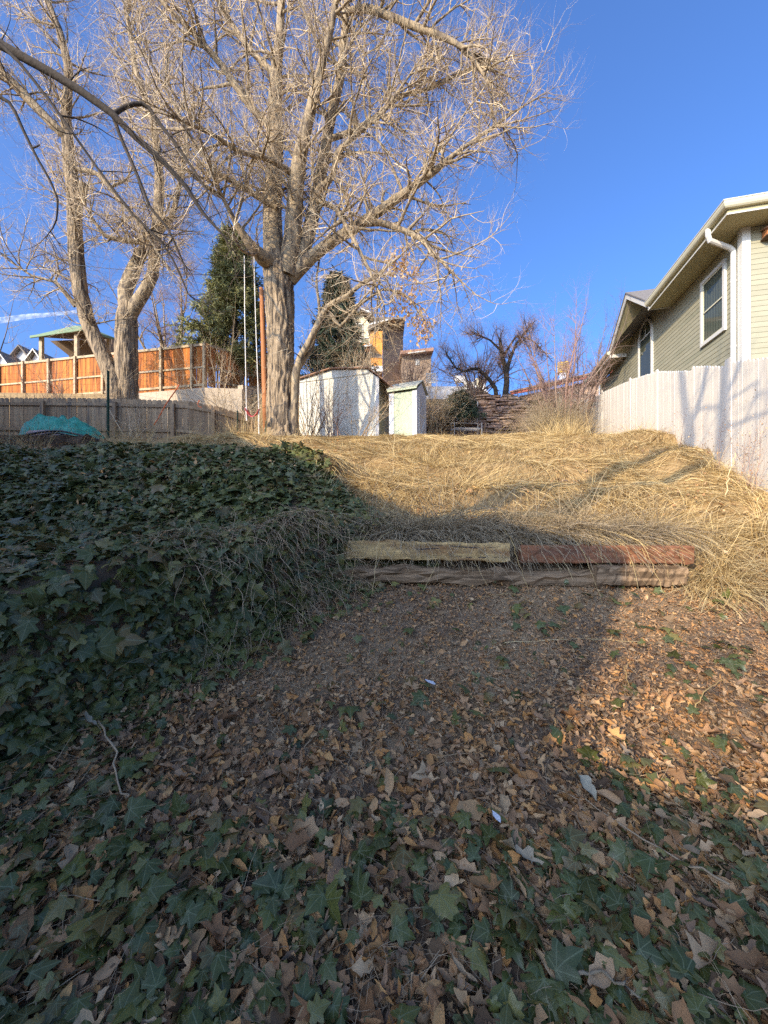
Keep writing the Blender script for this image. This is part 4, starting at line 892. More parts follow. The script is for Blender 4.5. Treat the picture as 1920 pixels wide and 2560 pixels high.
# the twin-stemmed tree behind the grey fence
base = at(P(305, 1090, 14)[0], 14)
L1 = limb_px([(303, 1092, 29.2), (298, 1000, 26.7), (288, 955, 20.6), (247, 866, 18.1), (216, 796, 16.3), (200, 723, 15.5), (190, 640, 15.5), (187, 560, 14.6), (185, 480, 14.6), (172, 395, 12.9), (165, 300, 11.2), (172, 170, 9.5), (150, 80, 7.7), (118, 0, 6.9), (95, -120, 4.3)], 14, 13.4)
L2 = limb_px([(318, 1092, 29.2), (316, 960, 26.7), (316, 860, 24.9), (317, 796, 22.4), (324, 760, 18.9)], 14.1, 14.1)
L3 = limb_px([(318, 800, 17.2), (345, 752, 15.5), (382, 700, 13.8), (388, 610, 12.9), (395, 540, 12.0), (400, 470, 11.2), (396, 400, 9.5), (383, 300, 7.7), (340, 180, 6.0), (318, 40, 4.3)], 14.1, 13.6)
L4 = limb_px([(320, 790, 17.2), (310, 735, 17.2), (330, 680, 15.5), (360, 620, 12.0), (392, 585, 8.6), (430, 545, 6.9), (455, 440, 5.2), (470, 300, 3.4)], 14.1, 14.9)
L5 = limb_px([(168, 345, 10.3), (150, 330, 10.3), (90, 268, 10.3), (30, 205, 11.2), (-60, 130, 8.6), (-160, 40, 6.0)], 13.6, 12.6)
L6 = limb_px([(388, 590, 8.6), (345, 605, 6.9), (300, 600, 6.0), (262, 590, 5.2), (240, 560, 3.4), (215, 520, 2.6)], 14, 13)
L7 = limb_px([(190, 765, 6.9), (165, 735, 5.2), (140, 705, 3.4), (80, 690, 2.6), (20, 650, 1.7)], 13.9, 13.2)
L8 = limb_px([(188, 500, 10.3), (205, 480, 11.2), (211, 458, 10.3)], 13.8, 13.7)
L9 = limb_px([(175, 420, 6.0), (240, 430, 5.2), (300, 500, 4.3), (350, 560, 3.4), (400, 640, 2.6)], 13.7, 12.8)
tree('bare_tree', 'twin-stemmed bare tree leaning left behind the grey fence', 'tree', base, [L1, L2, L3, L4, L5, L6, L7, L8, L9], trunk=[0, 1], l1=(4.6, .22, 1), l1L=(.9, 2.3), l2=10, l2r=.015, l3=6, l3r=.0065, skip=(1, 7), up3=.12, tsides=40, furrow=.14)

# the big tree with the swing
base = at(P(705, 1098, 11.5)[0], 11.5)
T0 = limb_px([(706, 1104, 43), (705, 1060, 38), (703, 1000, 35), (702, 900, 33), (701, 800, 33), (699, 740, 35), (697, 690, 36), (690, 640, 30)], 11.5)
TA = limb_px([(688, 690, 27), (684, 620, 25), (680, 540, 23), (684, 450, 21), (689, 360, 20), (687, 270, 18), (690, 180, 14), (700, 90, 11), (705, -30, 8), (700, -160, 4)], 11.5, 11.9)
TB = limb_px([(716, 690, 24), (730, 610, 22), (738, 500, 20), (743, 425, 19), (760, 340, 15), (778, 270, 13), (800, 180, 11), (830, 60, 8), (850, -60, 6), (880, -200, 3)], 11.4, 10.6)
TC = limb_px([(722, 690, 20), (755, 640, 19), (783, 540, 16), (800, 450, 15), (815, 360, 13), (830, 280, 12), (855, 180, 11), (862, 80, 9), (870, -40, 7), (860, -200, 3)], 11.5, 11.6)
TD = limb_px([(725, 700, 17), (770, 650, 16), (820, 610, 14), (900, 560, 13), (960, 520, 12), (1030, 470, 10), (1090, 425, 9), (1130, 390, 6), (1200, 340, 4), (1300, 270, 2)], 11.5, 10.6)
TE = limb_px([(900, 560, 8), (950, 556, 8), (1000, 572, 7), (1050, 595, 6), (1090, 640, 4), (1150, 700, 2)], 11.1, 10.7)
TF = limb_px([(690, 660, 22), (660, 648, 20), (630, 618, 13), (590, 560, 7), (550, 480, 4), (530, 420, 2.5)], 11.4, 9.6)
TG = limb_px([(866, 30, 7), (920, 20, 9), (985, 45, 8), (1040, 68, 8), (1100, 88, 7), (1165, 122, 5), (1212, 190, 3)], 11.4, 10.4)
TH = limb_px([(815, 350, 7), (880, 330, 7), (930, 300, 6), (1000, 240, 5), (1080, 220, 4), (1200, 160, 2)], 11.4, 12.4)
TI = limb_px([(800, 470, 8), (832, 445, 8), (842, 380, 7), (900, 330, 5), (960, 280, 4), (1050, 150, 2)], 11.4, 11.0)
TJ = limb_px([(688, 330, 10), (620, 260, 9), (560, 170, 8), (500, 100, 7), (420, 20, 5), (340, -60, 3)], 11.6, 10.4)
TK = limb_px([(690, 520, 8), (610, 470, 7), (540, 430, 6), (480, 350, 5), (430, 250, 4), (380, 160, 2)], 11.4, 9.4)
TL = limb_px([(740, 440, 8), (680, 400, 7), (600, 380, 6), (520, 330, 5), (450, 300, 3)], 11.2, 8.8)
TM = limb_px([(790, 500, 7), (840, 520, 6), (880, 590, 5), (930, 690, 4), (960, 760, 2)], 11.4, 10.2)
TN = limb_px([(700, 200, 8), (620, 120, 7), (560, 30, 6), (520, -60, 4)], 11.8, 13)
tree('big_bare_tree', 'big bare spreading tree with furrowed trunk and the swing', 'tree', base, [T0, TA, TB, TC, TD, TE, TF, TG, TH, TI, TJ, TK, TL, TM, TN], trunk=[0], tsides=72, furrow=.2,
     l1=(4.9, .16, 1), l1L=(.9, 2.5), l1r=.04, l2=10, l2r=.017, l3=6, l3r=.0065, skip=(0,), up3=.12, up2=.05, up1=.02)
# slim tree against the trunk, leaning right, with seed clusters
base = at(P(737, 1092, 11.3)[0], 11.3)
S0 = limb_px([(733, 1096, 11), (737, 1000, 10), (739, 935, 11), (752, 890, 9), (770, 860, 8), (795, 810, 8), (815, 770, 7), (840, 752, 6), (866, 742, 6), (900, 712, 5), (940, 690, 4), (1000, 640, 3)], 11.3, 10.6)
S1 = limb_px([(815, 772, 5), (850, 820, 4), (900, 760, 4), (960, 720, 3), (1020, 740, 3), (1060, 800, 2)], 11, 10.8)
S2 = limb_px([(742, 930, 5), (780, 870, 5), (800, 780, 4), (790, 700, 3), (800, 640, 2)], 11.2, 11.6)
so, _ = tree('slim_tree', 'slim leaning tree hugging the right of the big trunk, hung with seed bunches', 'tree', base, [S0, S1, S2], trunk=[0], trunk_m='bark_limb', tsides=10, l1=(3.4, .35, 1), l1L=(.6, 1.5), l1r=.015, l2=6, l2L=(.3, .8), l3=4, l3L=(.15, .4), twig_m='twig', l2r=.007, l3r=.004)
T_key = np.array([(0, 0, 0), (.28, -.25, .05), (.42, -.8, 0), (.1, -1, -.04), (-.25, -.5, .05)]); F_key = np.array([(0, 1, 4), (1, 2, 3), (1, 3, 4)])
for cx, cy in ((985, 645), (1005, 670), (1008, 650), (1040, 695), (975, 672), (1010, 760), (1032, 740), (1050, 790), (1068, 808), (1065, 835), (1022, 800), (1000, 735), (985, 775), (1043, 832)):
    g = Geo(); m = 46; c = P(cx, cy, 10.8); pos = c+rng.normal(0, 1, (m, 3))*[.09, .09, .16]; 
    g.tube([c+[0, 0, .25]-base, c-base, c+[.02, 0, -.2]-base], .005, 3)
    g.scatter(T_key, F_key, pos-np.array(base), rng.normal(0, .4, (m, 3))+[0, 0, .8], rng.normal(0, 1, (m, 3)), rng.uniform(.07, .12, m), rng.random(m))
    tag(g.build('seed_cluster', 'seed', so), kind='stuff')

# dark limb reaching in from a tree beyond the left edge
base = at(-12.2, 6.0)
b0_ = np.array(base)
trunkO = ([b0_+[0, 0, -.2], b0_+[.1, .1, 2.5], b0_+[.5, .3, 5.2], b0_+[.6, .3, 8.5]], [.3, .26, .2, .12])
O1p, O1r = limb_px([(-330, -60, 14.4), (-150, 25, 12.8), (0, 112, 11.0), (100, 165, 10.2), (200, 225, 9.3), (285, 285, 8.5), (330, 330, 6.8), (375, 388, 6.8), (430, 412, 6.0), (470, 475, 5.1), (510, 540, 4.2), (560, 590, 2.5)], 7.2, 8.6)
O1p = [b0_+[.55, .3, 7.6]]+O1p; O1r = [.17]+O1r
O2 = limb_px([(-80, 40, 6), (35, 140, 4), (100, 220, 3.6), (170, 315, 3.2), (250, 430, 3), (330, 535, 3), (400, 600, 2.6), (440, 660, 2.2), (470, 735, 1.5)], 7.0, 8.0)
O3 = limb_px([(-60, 225, 5), (0, 240, 4.5), (28, 258, 4), (60, 330, 3.5), (95, 400, 3), (125, 450, 2.6), (146, 500, 2.4), (140, 560, 1.8), (118, 588, 1)], 6.8, 7.2)
O4 = limb_px([(285, 285, 6), (310, 268, 5), (340, 258, 5), (365, 260, 5), (400, 310, 4), (440, 360, 4), (480, 420, 3), (520, 480, 2)], 7.9, 8.4)
O5 = limb_px([(280, 282, 5), (300, 340, 4), (340, 430, 4), (375, 520, 3.5), (420, 570, 3), (460, 660, 2)], 7.9, 8.2)
tree('overhanging_tree', 'dark bare limb slanting down from a tree beyond the left edge', 'tree', base, [trunkO, (O1p, O1r), O2, O3, O4, O5], trunk=[0], trunk_m='bark_dark', limb_m='bark_dark', twig_m='twig_dark', tsides=14,
     l1=(1.3, .35, 1), l1L=(.5, 1.4), l1r=.014, l2=5, l2L=(.25, .7), l2r=.006, l3=3, l3L=(.15, .35), l3r=.003, skip=(0,), up1=-.02, up2=.0)

# bare trees in the distance
def fan(base, n, h, spread, r, lean=(0, 0), wob=.06, k=9, up=.05):
    b = np.array(base, float)+rng.normal(0, 1, (n, 3))*[.12, .12, 0]; d = rng.normal(0, spread, (n, 3)); d[:, 2] = 1; d[:, 0] += lean[0]; d[:, 1] += lean[1]
    p, q = grow(b, d, h*(.65+.45*rng.random(n)), np.full(n, r), k, up, wob, .02)
    return [(list(p[i]), list(q[i])) for i in range(n)]
base = P(420, 960, 23.5); base[2] = H(base[0], 23.5)
tree('distant_bare_tree', 'bare multi-stemmed tree behind the corner of the orange fence', 'tree', base, fan(base, 8, 7.0, .30, .11), trunk=[0], twig_m='twig_red', limb_m='bark_limb', l1=(2.2, .25, 1), l1L=(.8, 2), l1r=.03, l2=7, l3=4, l2r=.012, l3r=.008)
base = P(1265, 985, 16.6); base[2] = H(base[0], 16.6)
Ap = [limb_px([(1262, 1000, 7.2), (1267, 955, 6.6), (1264, 920, 6.1), (1255, 890, 5.0), (1250, 850, 3.9)], 16.6), limb_px([(1264, 940, 5.5), (1274, 900, 4.4), (1290, 860, 2.8), (1320, 820, 1.7)], 16.6, 16.2),
      limb_px([(1243, 1005, 5.0), (1238, 970, 5.0), (1220, 945, 4.4), (1196, 922, 3.9), (1178, 922, 3.3), (1160, 930, 2.8), (1140, 920, 2.2), (1120, 890, 1.7)], 16.4, 15.8), limb_px([(1256, 880, 3.3), (1225, 850, 2.2), (1190, 835, 1.7)], 16.5, 16), limb_px([(1262, 885, 3.3), (1290, 840, 2.2), (1330, 850, 1.7), (1370, 890, 1.1)], 16.5, 15.6), limb_px([(1268, 985, 3.3), (1310, 1000, 2.8), (1340, 1005, 2.2), (1362, 985, 1.7)], 16.3, 15.5)]
tree('apple_tree', 'gnarled apple tree with a dark tangle of shoots on the stone wall', 'tree', base, Ap, trunk=[0, 2], trunk_m='bark_dark', limb_m='bark_dark', twig_m='twig_red', tsides=10, l1=(9, .3, 1), l1L=(.3, .85), l1r=.02, l2=8, l2L=(.25, .7), l2r=.009, l3=4, l3L=(.15, .4), l3r=.006, up1=.04)
base = at(P(1400, 1040, 13.6)[0], 13.6)
tree('sapling_clump', 'clump of tall straight bare shoots beside the white fence', 'tree', base, fan(base, 24, 4.4, .36, .034, up=.04), trunk=None, twig_m='twig_red', limb_m='twig_red', l1=(3.4, .2, 1), l1L=(.35, 1.1), l1r=.014, l2=5, l2L=(.2, .5), l2r=.006, l3=2, l3L=(.1, .3), l3r=.004, ang1=.7)
base = at(P(1452, 1040, 15.5)[0], 15.5)
tree('sapling_clump', 'dark bare shoots rising by the far corner of the olive house', 'tree', base, fan(base, 8, 5.2, .25, .035, up=.04), trunk=None, twig_m='twig_dark', limb_m='twig_dark', l1=(2.6, .3, 1), l1L=(.4, 1.1), l1r=.014, l2=5, l2L=(.2, .5), l2r=.007, l3=2, l3L=(.1, .3), l3r=.005, ang1=.7)
base = at(-10.9, 10.6)
tree('sapling_clump', 'two thin pale saplings at the left edge before the grey fence', 'tree', base, fan(base, 4, 4.6, .18, .03, lean=(-.1, 0)), trunk=None, twig_m='twig', limb_m='twig', l1=(2, .3, 1), l1L=(.4, 1.1), l1r=.012, l2=4, l2L=(.2, .5), l2r=.006, l3=2, l3L=(.1, .3), l3r=.004)
def shrub(label, x, y, n, h, spread, m='twig', group='bare shrubs along the crest', r=.012, l1=4, l2=5, l3=3, lean=(0, 0), L1=(.3, .8), up=.0, name='bare_shrub'):
    b = np.array(at(x, y)); o = thing(name, tuple(b), label, 'shrub', group=group)
    st_ = rng.normal(0, 1, (n, 3))*[.18, .15, 0]; d = rng.normal(0, spread, (n, 3)); d[:, 2] = 1; d[:, 0] += lean[0]; d[:, 1] += lean[1]
    p, q = grow(st_, d, h*(.55+.5*rng.random(n)), np.full(n, r), 9, up, .09, .05)
    g = Geo(); g.tubes(p, q, 4); tag(g.build('stem', m, o, smooth=True), kind='stuff')
    p1, q1 = kids(p, q, np.full(n, l1), .25, 1, .8, U(*L1), r*.6, 7, .02, .14, .06)
    g = Geo(); g.tubes(p1, q1, 3); p2, q2 = kids(p1, q1, np.full(len(p1), l2), .2, 1, .8, U(L1[0]*.5, L1[1]*.55), r*.4, 5, .03, .18, .08); g.tubes(p2, q2, 3)
    if l3: p3, q3 = kids(p2, q2, np.full(len(p2), l3), .2, 1, .8, U(L1[0]*.25, L1[1]*.3), r*.3, 4, .03, .2, .1); g.tubes(p3, q3, 3)
    tag(g.build('twigs', m, o, smooth=True), kind='stuff'); return o
X12 = lambda px, Y: (px-960)/F_PX*Y
shrub('bare reddish shrub fanning out in front of the large shed', X12(830, 12.5), 12.5, 16, 2.3, .42, 'twig_red', r=.011)
shrub('bare shrub leaning right between the two sheds', X12(905, 12.6), 12.6, 12, 2.6, .4, 'twig', lean=(.35, 0), r=.012)
shrub('low bare shrub at the left foot of the large shed', X12(790, 12.3), 12.3, 9, 1.6, .4, 'twig_red', r=.010)
shrub('dense pale bare bush behind the small tool shed', X12(1080, 15.2), 15.2, 30, 3.0, .5, 'twig', lean=(.25, -.15), r=.016, l1=6, l2=5, L1=(.5, 1.3))
shrub('tall brown thicket above the small tool shed', X12(1020, 16.8), 16.8, 34, 3.2, .45, 'twig_red', r=.016, l1=6, l2=5, L1=(.5, 1.3))
shrub('bare thicket above the roof of the large shed', X12(900, 17.2), 17.2, 22, 3.6, .45, 'twig', r=.016, l1=5, l2=5, L1=(.5, 1.3))
shrub('bare reddish thicket behind the apple tree', X12(1190, 18.5), 18.5, 34, 3.4, .5, 'twig_red', r=.032, l1=6, l2=5, L1=(.5, 1.3))
shrub('bare reddish thicket between apple tree and brick house', X12(1330, 18.0), 18.0, 34, 3.4, .5, 'twig_red', r=.032, l1=6, l2=5, L1=(.5, 1.3))
shrub('bare bush overhanging the left end of the stone wall', X12(1085, 14.8), 14.8, 20, 2.3, .45, 'twig', lean=(.15, -.2), r=.014, l1=6, l2=5, L1=(.4, 1.1))
shrub('tan brush hanging over the right end of the stone wall', X12(1325, 15.2), 15.2, 26, 1.9, .6, 'dead_stem', r=.012, l1=6, l2=5, L1=(.4, .9))
shrub('dense tan twiggy bush left of the white fence', X12(1375, 13.4), 13.4, 110, 1.75, .55, 'straw_grey', r=.011, l1=8, l2=7, l3=2, L1=(.3, .8), lean=(.05, -.1))
shrub('second dense tan twiggy bush against the far white fence', X12(1430, 13.9), 13.9, 60, 1.6, .5, 'dead_stem', r=.011, l1=6, l2=5, l3=2, L1=(.3, .7))
shrub('pale arching brambles under the twin-stemmed tree', X12(330, 11.2), 11.2, 18, 1.9, .6, 'twig', r=.010, L1=(.3, .9))
shrub('bare bush in front of the concrete wall corner', X12(470, 13.6), 13.6, 14, 2.5, .4, 'twig', r=.012, L1=(.3, .9))
shrub('bare bush between the swing and the concrete wall', X12(575, 14.2), 14.2, 14, 2.8, .4, 'twig', r=.012, L1=(.4, 1.0))
shrub('bare bush in front of the left orange fence panels', X12(110, 13.4), 13.4, 20, 3.9, .4, 'twig_red', r=.012, L1=(.4, 1.0))
shrub('bare bush beside the first post of the orange fence', X12(215, 13.2), 13.2, 16, 3.8, .4, 'twig', r=.012, L1=(.4, 1.0))
shrub('thin wild bush behind the big trunk and swing', X12(640, 12.9), 12.9, 14, 3.4, .35, 'twig', r=.012, L1=(.4, 1.2))
shrub('tall tangled bare bush in front of the yellowish pine', X12(560, 15.0), 15.0, 18, 5.4, .3, 'twig', r=.013, l1=7, l2=5, L1=(.5, 1.5))
shrub('tangled bare bush right of the big trunk', X12(775, 13.0), 13.0, 16, 4.2, .4, 'twig', r=.013, L1=(.5, 1.4))

# conifers
def conifer(label, base, h, rbase, m, nb=150, drop=-.25, needle=.11, dens=26, z0=.12, name='conifer'):
    o = thing(name, tuple(base), label, 'tree'); g = Geo(); g.tube([(0, 0, -.3), (.05, 0, h*.5), (0, 0, h)], [.22, .14, .03], 10); g.build('trunk', 'bark_dark', o, smooth=True)
    t = z0+(1-z0)*rng.random(nb)**1.0; az = rng.random(nb)*2*np.pi; L = rbase*(1.05-t)*(.75+.5*rng.random(nb))
    b = np.stack([0*t, 0*t, t*h], -1); d = np.stack([np.cos(az), np.sin(az), np.full(nb, .15)], -1)
    p, q = grow(b, d, L, np.full(nb, .03), 9, drop*.3, .06, .03)
    g = Geo(); g.tubes(p, q, 4)
    p2, q2 = kids(p, q, np.full(nb, 9), .2, 1, .85, lambda K, t: (.25+.5*rng.random(K))*rbase*.35, .012, 6, -.03, .08, .03, flat=.5); g.tubes(p2, q2, 3); tag(g.build('branches', 'bark_dark', o), kind='stuff')
    allp = np.concatenate([p2.reshape(-1, 6, 3)[:, 1:], ], 0).reshape(-1, 3); K = dens; pos = np.repeat(allp, max(1, K//6), 0); pos = pos+rng.normal(0, .04, pos.shape)
    m_ = len(pos); T = np.array([(-.09, 0, 0), (.09, 0, 0), (.05, 1, .1), (-.05, 1, .1)]); g = Geo()
    rad_ = nrm(pos*[1, 1, 0]+1e-6); y = rad_*.6+rng.normal(0, .5, (m_, 3)); y[:, 2] -= .15
    g.scatter(T, np.array([(0, 1, 2, 3)]), pos, y, rng.normal(0, 1, (m_, 3)), rng.uniform(.6, 1.3, m_)*needle*2, rng.random(m_)); tag(g.build('crown', m, o), kind='stuff'); return o
b = P(585, 960, 19.5); b[2] = H(b[0], 19.5); conifer('yellowish green pine behind the swing ropes', b, P(0, 590, 19.5)[2]-b[2], 2.7, 'needle', nb=170, drop=-.05, needle=.13, dens=24, name='pine_tree')
b = P(845, 960, 19.5); b[2] = H(b[0], 19.5); conifer('dark drooping spruce behind the large shed', b, P(0, 690, 19.5)[2]-b[2], 2.1, 'needle_dark', nb=170, drop=-.3, needle=.12, dens=26, z0=.03, name='spruce_tree')
b = np.array(at(X12(1150, 15.4), 15.55)); conifer('low dark juniper at the top left of the stone wall', b+[0, 0, .8], 1.0, .95, 'needle_dark', nb=70, drop=-.1, needle=.07, dens=24, z0=.0, name='juniper')

# two bare trees behind the viewer that throw trunk shadows on the white fence
def from_shadow(pts, t):
    res = []
    for px, py, r in pts:
        d = np.array([(px-960)/F_PX, 1, (HOR-py)/F_PX]); Yh = 4.1/(d[0]-.28); w = np.array([d[0]*Yh, Yh, CAM_Z+d[2]*Yh]); res.append((w-SDIR*t, r))
    return res
for label, trunk_, limbs_, t in (('forked bare tree standing behind the viewpoint', [(1723, 1140, 0.110), (1723, 1100, 0.104), (1722, 1068, 0.100)], [[(1722, 1068, 0.077), (1714, 1030, 0.071), (1706, 960, 0.065), (1700, 900, 0.051), (1690, 780, 0.032)], [(1724, 1066, 0.065), (1743, 1030, 0.058), (1756, 975, 0.051), (1768, 916, 0.045), (1775, 840, 0.026)], [(1742, 1025, 0.028), (1765, 1020, 0.026), (1790, 1020, 0.023), (1800, 1035, 0.015)]], 11.2),
                                  ('tall straight bare tree standing behind the viewpoint', [(1801, 1140, 0.077), (1804, 1080, 0.075), (1808, 1010, 0.071), (1812, 920, 0.058), (1816, 800, 0.045), (1812, 640, 0.026)], [[(1806, 1070, 0.034), (1840, 1062, 0.030), (1880, 1045, 0.028), (1925, 1030, 0.021)], [(1811, 1000, 0.051), (1835, 950, 0.045), (1850, 905, 0.039), (1856, 800, 0.026)], [(1810, 1010, 0.026), (1850, 985, 0.023), (1890, 957, 0.021), (1895, 985, 0.015)]], 10.9)):
    tr_ = from_shadow(trunk_, t); b = tr_[0][0].copy(); g0 = at(b[0]-5.0, b[1]-1.6)
    g1 = np.array(g0); tl = ([g1-[0, 0, .2], g1+[.1, 0, 2.5], g1+[.5, -.1, 4.9], g1*[.45, .45, 0]+b*[.55, .55, 0]+[0, 0, b[2]-.75]]+[q[0] for q in tr_], [.2, .18, .15, .11]+[q[1] for q in tr_])
    lm = [([q[0] for q in from_shadow(l, t)], [q[1] for q in from_shadow(l, t)]) for l in limbs_]
    tree('bare_tree', label, 'tree', np.array(g0), [tl]+lm, trunk=[0], tsides=12, l1=(1.3, .3, 1), l1L=(.7, 1.8), l1r=.014, l2=4, l2r=.006, l3=2, l3r=.003)

for lb, x_, y_, n_, h_ in (('unseen bushy bare tree added behind the viewpoint to soften the shadow edge', -3.1, -3.9, 6, 5.4),):  # out of view, added to break up the straight shadow edge
    base = np.array(at(x_, y_)); tree('bare_tree', lb, 'tree', base, fan(base, n_, h_, .2, .032, up=.04), trunk=[0], tsides=8, l1=(5.5, .15, 1), l1L=(.5, 1.3), l1r=.035, l2=5, l2r=.016, l2L=(.3, .8), l3=3, l3r=.008)
# ------------------------------------------------------------------ leaves, litter, dry grass
half = [(0, 0), (.20, -.13), (.44, -.08), (.52, .04), (.36, .22), (.60, .44), (.54, .52), (.27, .56), (.17, .78), (0, 1.04)]
def ivy_tpl(fold, droop, lobe=1.0, seed=0):
    r = np.random.default_rng(seed); h = np.array(half); h[1:-1, 0] *= lobe
    c = (0, .38); pts = [c]+[tuple(p) for p in h]+[(-a*r.uniform(.9, 1.1), b+r.uniform(-.03, .03)) for a, b in h[1:-1]]
    V = np.array([(x, y, -fold*abs(x)-droop*(y-.3)**2+(.04*r.normal() if i else 0.02)) for i, (x, y) in enumerate(pts)]); n = len(h)
    F = [(0, i, i+1) for i in range(1, n)]+[(0, n+i, n+i-1) for i in range(2, n-1)]+[(0, n+1, 1), (0, n, 2*n-2)]
    # orientation is irrelevant, both sides show
    return V, np.array(F), V[:, :2].copy()
IVY = [ivy_tpl(f, d, l, s) for s, (f, d, l) in enumerate(((.25, .3, 1), (.1, .5, .85), (.4, .2, 1.1), (.15, .15, .75), (.3, .6, .95), (.05, .3, 1.05)))]
def dry_tpl(w, curl, roll, n=5, seed=0, lobed=False, rag=.05):
    r = np.random.default_rng(seed); t = np.linspace(0, 1, n); wd = w*np.sin(np.pi*(t*.94+.03))**.75*(1+(.45*np.sin(t*14+seed) if lobed else 0)); V = []
    bendx = .25*r.normal(); tw = r.normal()*.8
    for i in range(n):
        for j in (-1, 0, 1):
            wj = wd[i]*(1+r.uniform(-.45, .35)*(j != 0)); a = roll*j; u_ = wj*np.sin(a)/max(roll, .05)+bendx*(t[i]-.5)**2; z_ = wj*(1-np.cos(a))/max(roll, .05)+curl*(t[i]-.5)**2
            th = tw*(t[i]-.5); V.append((u_*np.cos(th)-z_*np.sin(th), t[i]-.5+r.uniform(-rag, rag), u_*np.sin(th)+z_*np.cos(th)+r.uniform(-.05, .05)))
    F = [(i*3+j, i*3+j+1, i*3+j+4, i*3+j+3) for i in range(n-1) for j in range(2)]
    return np.array(V), np.array(F), np.array(V)[:, :2]
_r = np.random.default_rng(77)
DRY = [dry_tpl(_r.uniform(.15, .46), _r.normal()*1.0, _r.uniform(.4, 2.1), 6, s, s % 3 == 0) for s in range(20)]
DRYS = [dry_tpl(_r.uniform(.14, .44), _r.normal()*.9, _r.uniform(.5, 1.8), 3, 40+s) for s in range(12)]
def sample(n, x0, x1, y0, y1, dens, gmax=2.6):
    x = rng.uniform(x0, x1, n); y = rng.uniform(y0, y1, n)
    vis = np.abs(x) < y*1.06+.75
    x, y = x[vis], y[vis]; N, gx, gy = Hn(x, y)
    k = rng.random(len(x)) < dens(x, y)*np.minimum(1, np.sqrt(1+gx*gx+gy*gy)/gmax)
    return x[k], y[k], N[k], gx[k], gy[k]
def ymax(x): return np.interp(x, [-8, -3.6, -1.8, -.66, .1, .35], [6.15, 6.35, 6.8, 5.8, 4.62, 4.3])
def bank(x, y):
    w = .22*(fbm(x*2.2, y*2.2, 2)-.5)
    b = (y > 4.15) & (y < ymax(x+w)+w)
    a = (inside(x, y) > -.1+w*.5) & (y <= 4.4)
    return np.where(a | b, 1., 0.)
def tangle(x, y):        # where dead vines show instead of leaves
    d = (x+1.25)**2/.75+(y-3.75)**2/.3
    return (np.exp(-d)+.55*np.exp(-((x+.35)**2/.12+(y-4.0)**2/.2)))*ss(-.2, .0, inside(x, y))
def bank_d(x, y): return bank(x, y)*(1-.45*np.clip(tangle(x, y), 0, 1))*(.55+.45*ss(.3, .5, fbm(x*1.9+8, y*1.9, 2)))
def floor_(x, y): return np.where((inside(x, y) < .05) & (y < 4.05), 1., 0.)
def front_d(x, y):
    f = fbm(x*1.5+2, y*1.5+7, 3); near = 1-ss(1.25, 2.55, y); left = ss(.45, -.05, inside(x, y)*-1)
    left = 1-ss(.1, .6, -inside(x, y))
    rightfade = 1-.75*ss(.3, 1.4, x-.35*y)
    d = near*ss(.36, .56, f+.22*near-.1*ss(.2, 1.2, x))*rightfade+.75*left*ss(.25, .45, f)+.05+.5*ss(.60, .70, f)*(1-ss(2.6, 3.4, y))
    return floor_(x, y)*np.clip(d, 0, 1)
def leafmass(name, tpls, x, y, N, gx, gy, size, lift, m, tilt, down=1.0, keep=0):
    """all leaves as one mesh; the `keep` largest in view come back as pieces"""
    n = len(x); z = H(x, y); pos = np.stack([x, y, z], -1)+N*lift[:, None]
    nor = nrm(N*.7+np.array([0, -.12, .45])+rng.normal(0, tilt, (n, 3))); ya = nrm(np.stack([-gx, -gy, -np.abs(gx)-np.abs(gy)], -1)+1e-6)*down+rng.normal(0, .8, (n, 3))
    rn = rng.random(n); pick = rng.integers(len(tpls), size=n); score = size/np.maximum(y, .8)+lift*.25+(np.abs(x) > y*1.0)*-9
    chosen = set(np.argsort(-score)[:keep].tolist()) if keep else set()
    msk = np.ones(n, bool); msk[list(chosen)] = False; g = Geo()
    for k, (T, F, uv) in enumerate(tpls):
        q = np.nonzero(msk & (pick == k))[0]
        if len(q): g.scatter(T, F, pos[q], ya[q], nor[q], size[q], rn[q], uv)
    o = g.build(name, m, smooth=True)
    if keep:
        mes = []
        for T, F, uv in tpls:
            g = Geo(); g.add(T, F, np.concatenate([uv, np.zeros((len(uv), 1))], 1)); mes.append(wmesh(g.mesh('leaf', True), m))
        for i in chosen:
            zz = nor[i]; yy = nrm(ya[i]-zz*(ya[i]@zz)); xx = np.cross(yy, zz)
            l = bpy.data.objects.new('leaf', mes[pick[i]]); COL.objects.link(l); l.parent = o
            l.matrix_local = Matrix([[*(np.array([xx[r_], yy[r_], zz[r_]])*size[i]), pos[i][r_]] for r_ in range(3)]+[[0, 0, 0, 1]])
    return o
x, y, N, gx, gy = sample(340000, -8, .6, 1.0, 7.1, bank_d, 6.0)
face = np.sqrt(gx*gx+gy*gy)
sz = rng.lognormal(math.log(.08), .36, len(x)); lift = rng.random(len(x))**.7*.10*(.5+np.clip(fbm(x*2.5, y*2.5, 2), 0, 1))
near_ = y < 3.1
o = leafmass('ivy', IVY, x[~near_], y[~near_], N[~near_], gx[~near_], gy[~near_], sz[~near_]*.95, lift[~near_], 'ivy', .5, 1.0, keep=90)
tag(o, 'dark green ivy blanketing the upper bank on the left', 'ivy', kind='stuff')
o = leafmass('ivy', IVY, x[near_], y[near_], N[near_], gx[near_], gy[near_], sz[near_]*.88, lift[near_], 'ivy', .5, 1.0, keep=90)
tag(o, 'dark green ivy hanging over the nearer terrace edge at left', 'ivy', kind='stuff')
x, y, N, gx, gy = sample(30000, -3, 4.2, .75, 4.1, front_d)
sz = rng.lognormal(math.log(.066), .34, len(x)); sz = np.clip(sz, .03, .118)
o = leafmass('ivy', IVY, x, y, N, gx, gy, sz, .015+rng.random(len(x))*.08, 'ivy', .45, .4, keep=120)
tag(o, 'scattered ivy leaves creeping through the leaf litter in front', 'ivy', kind='stuff')
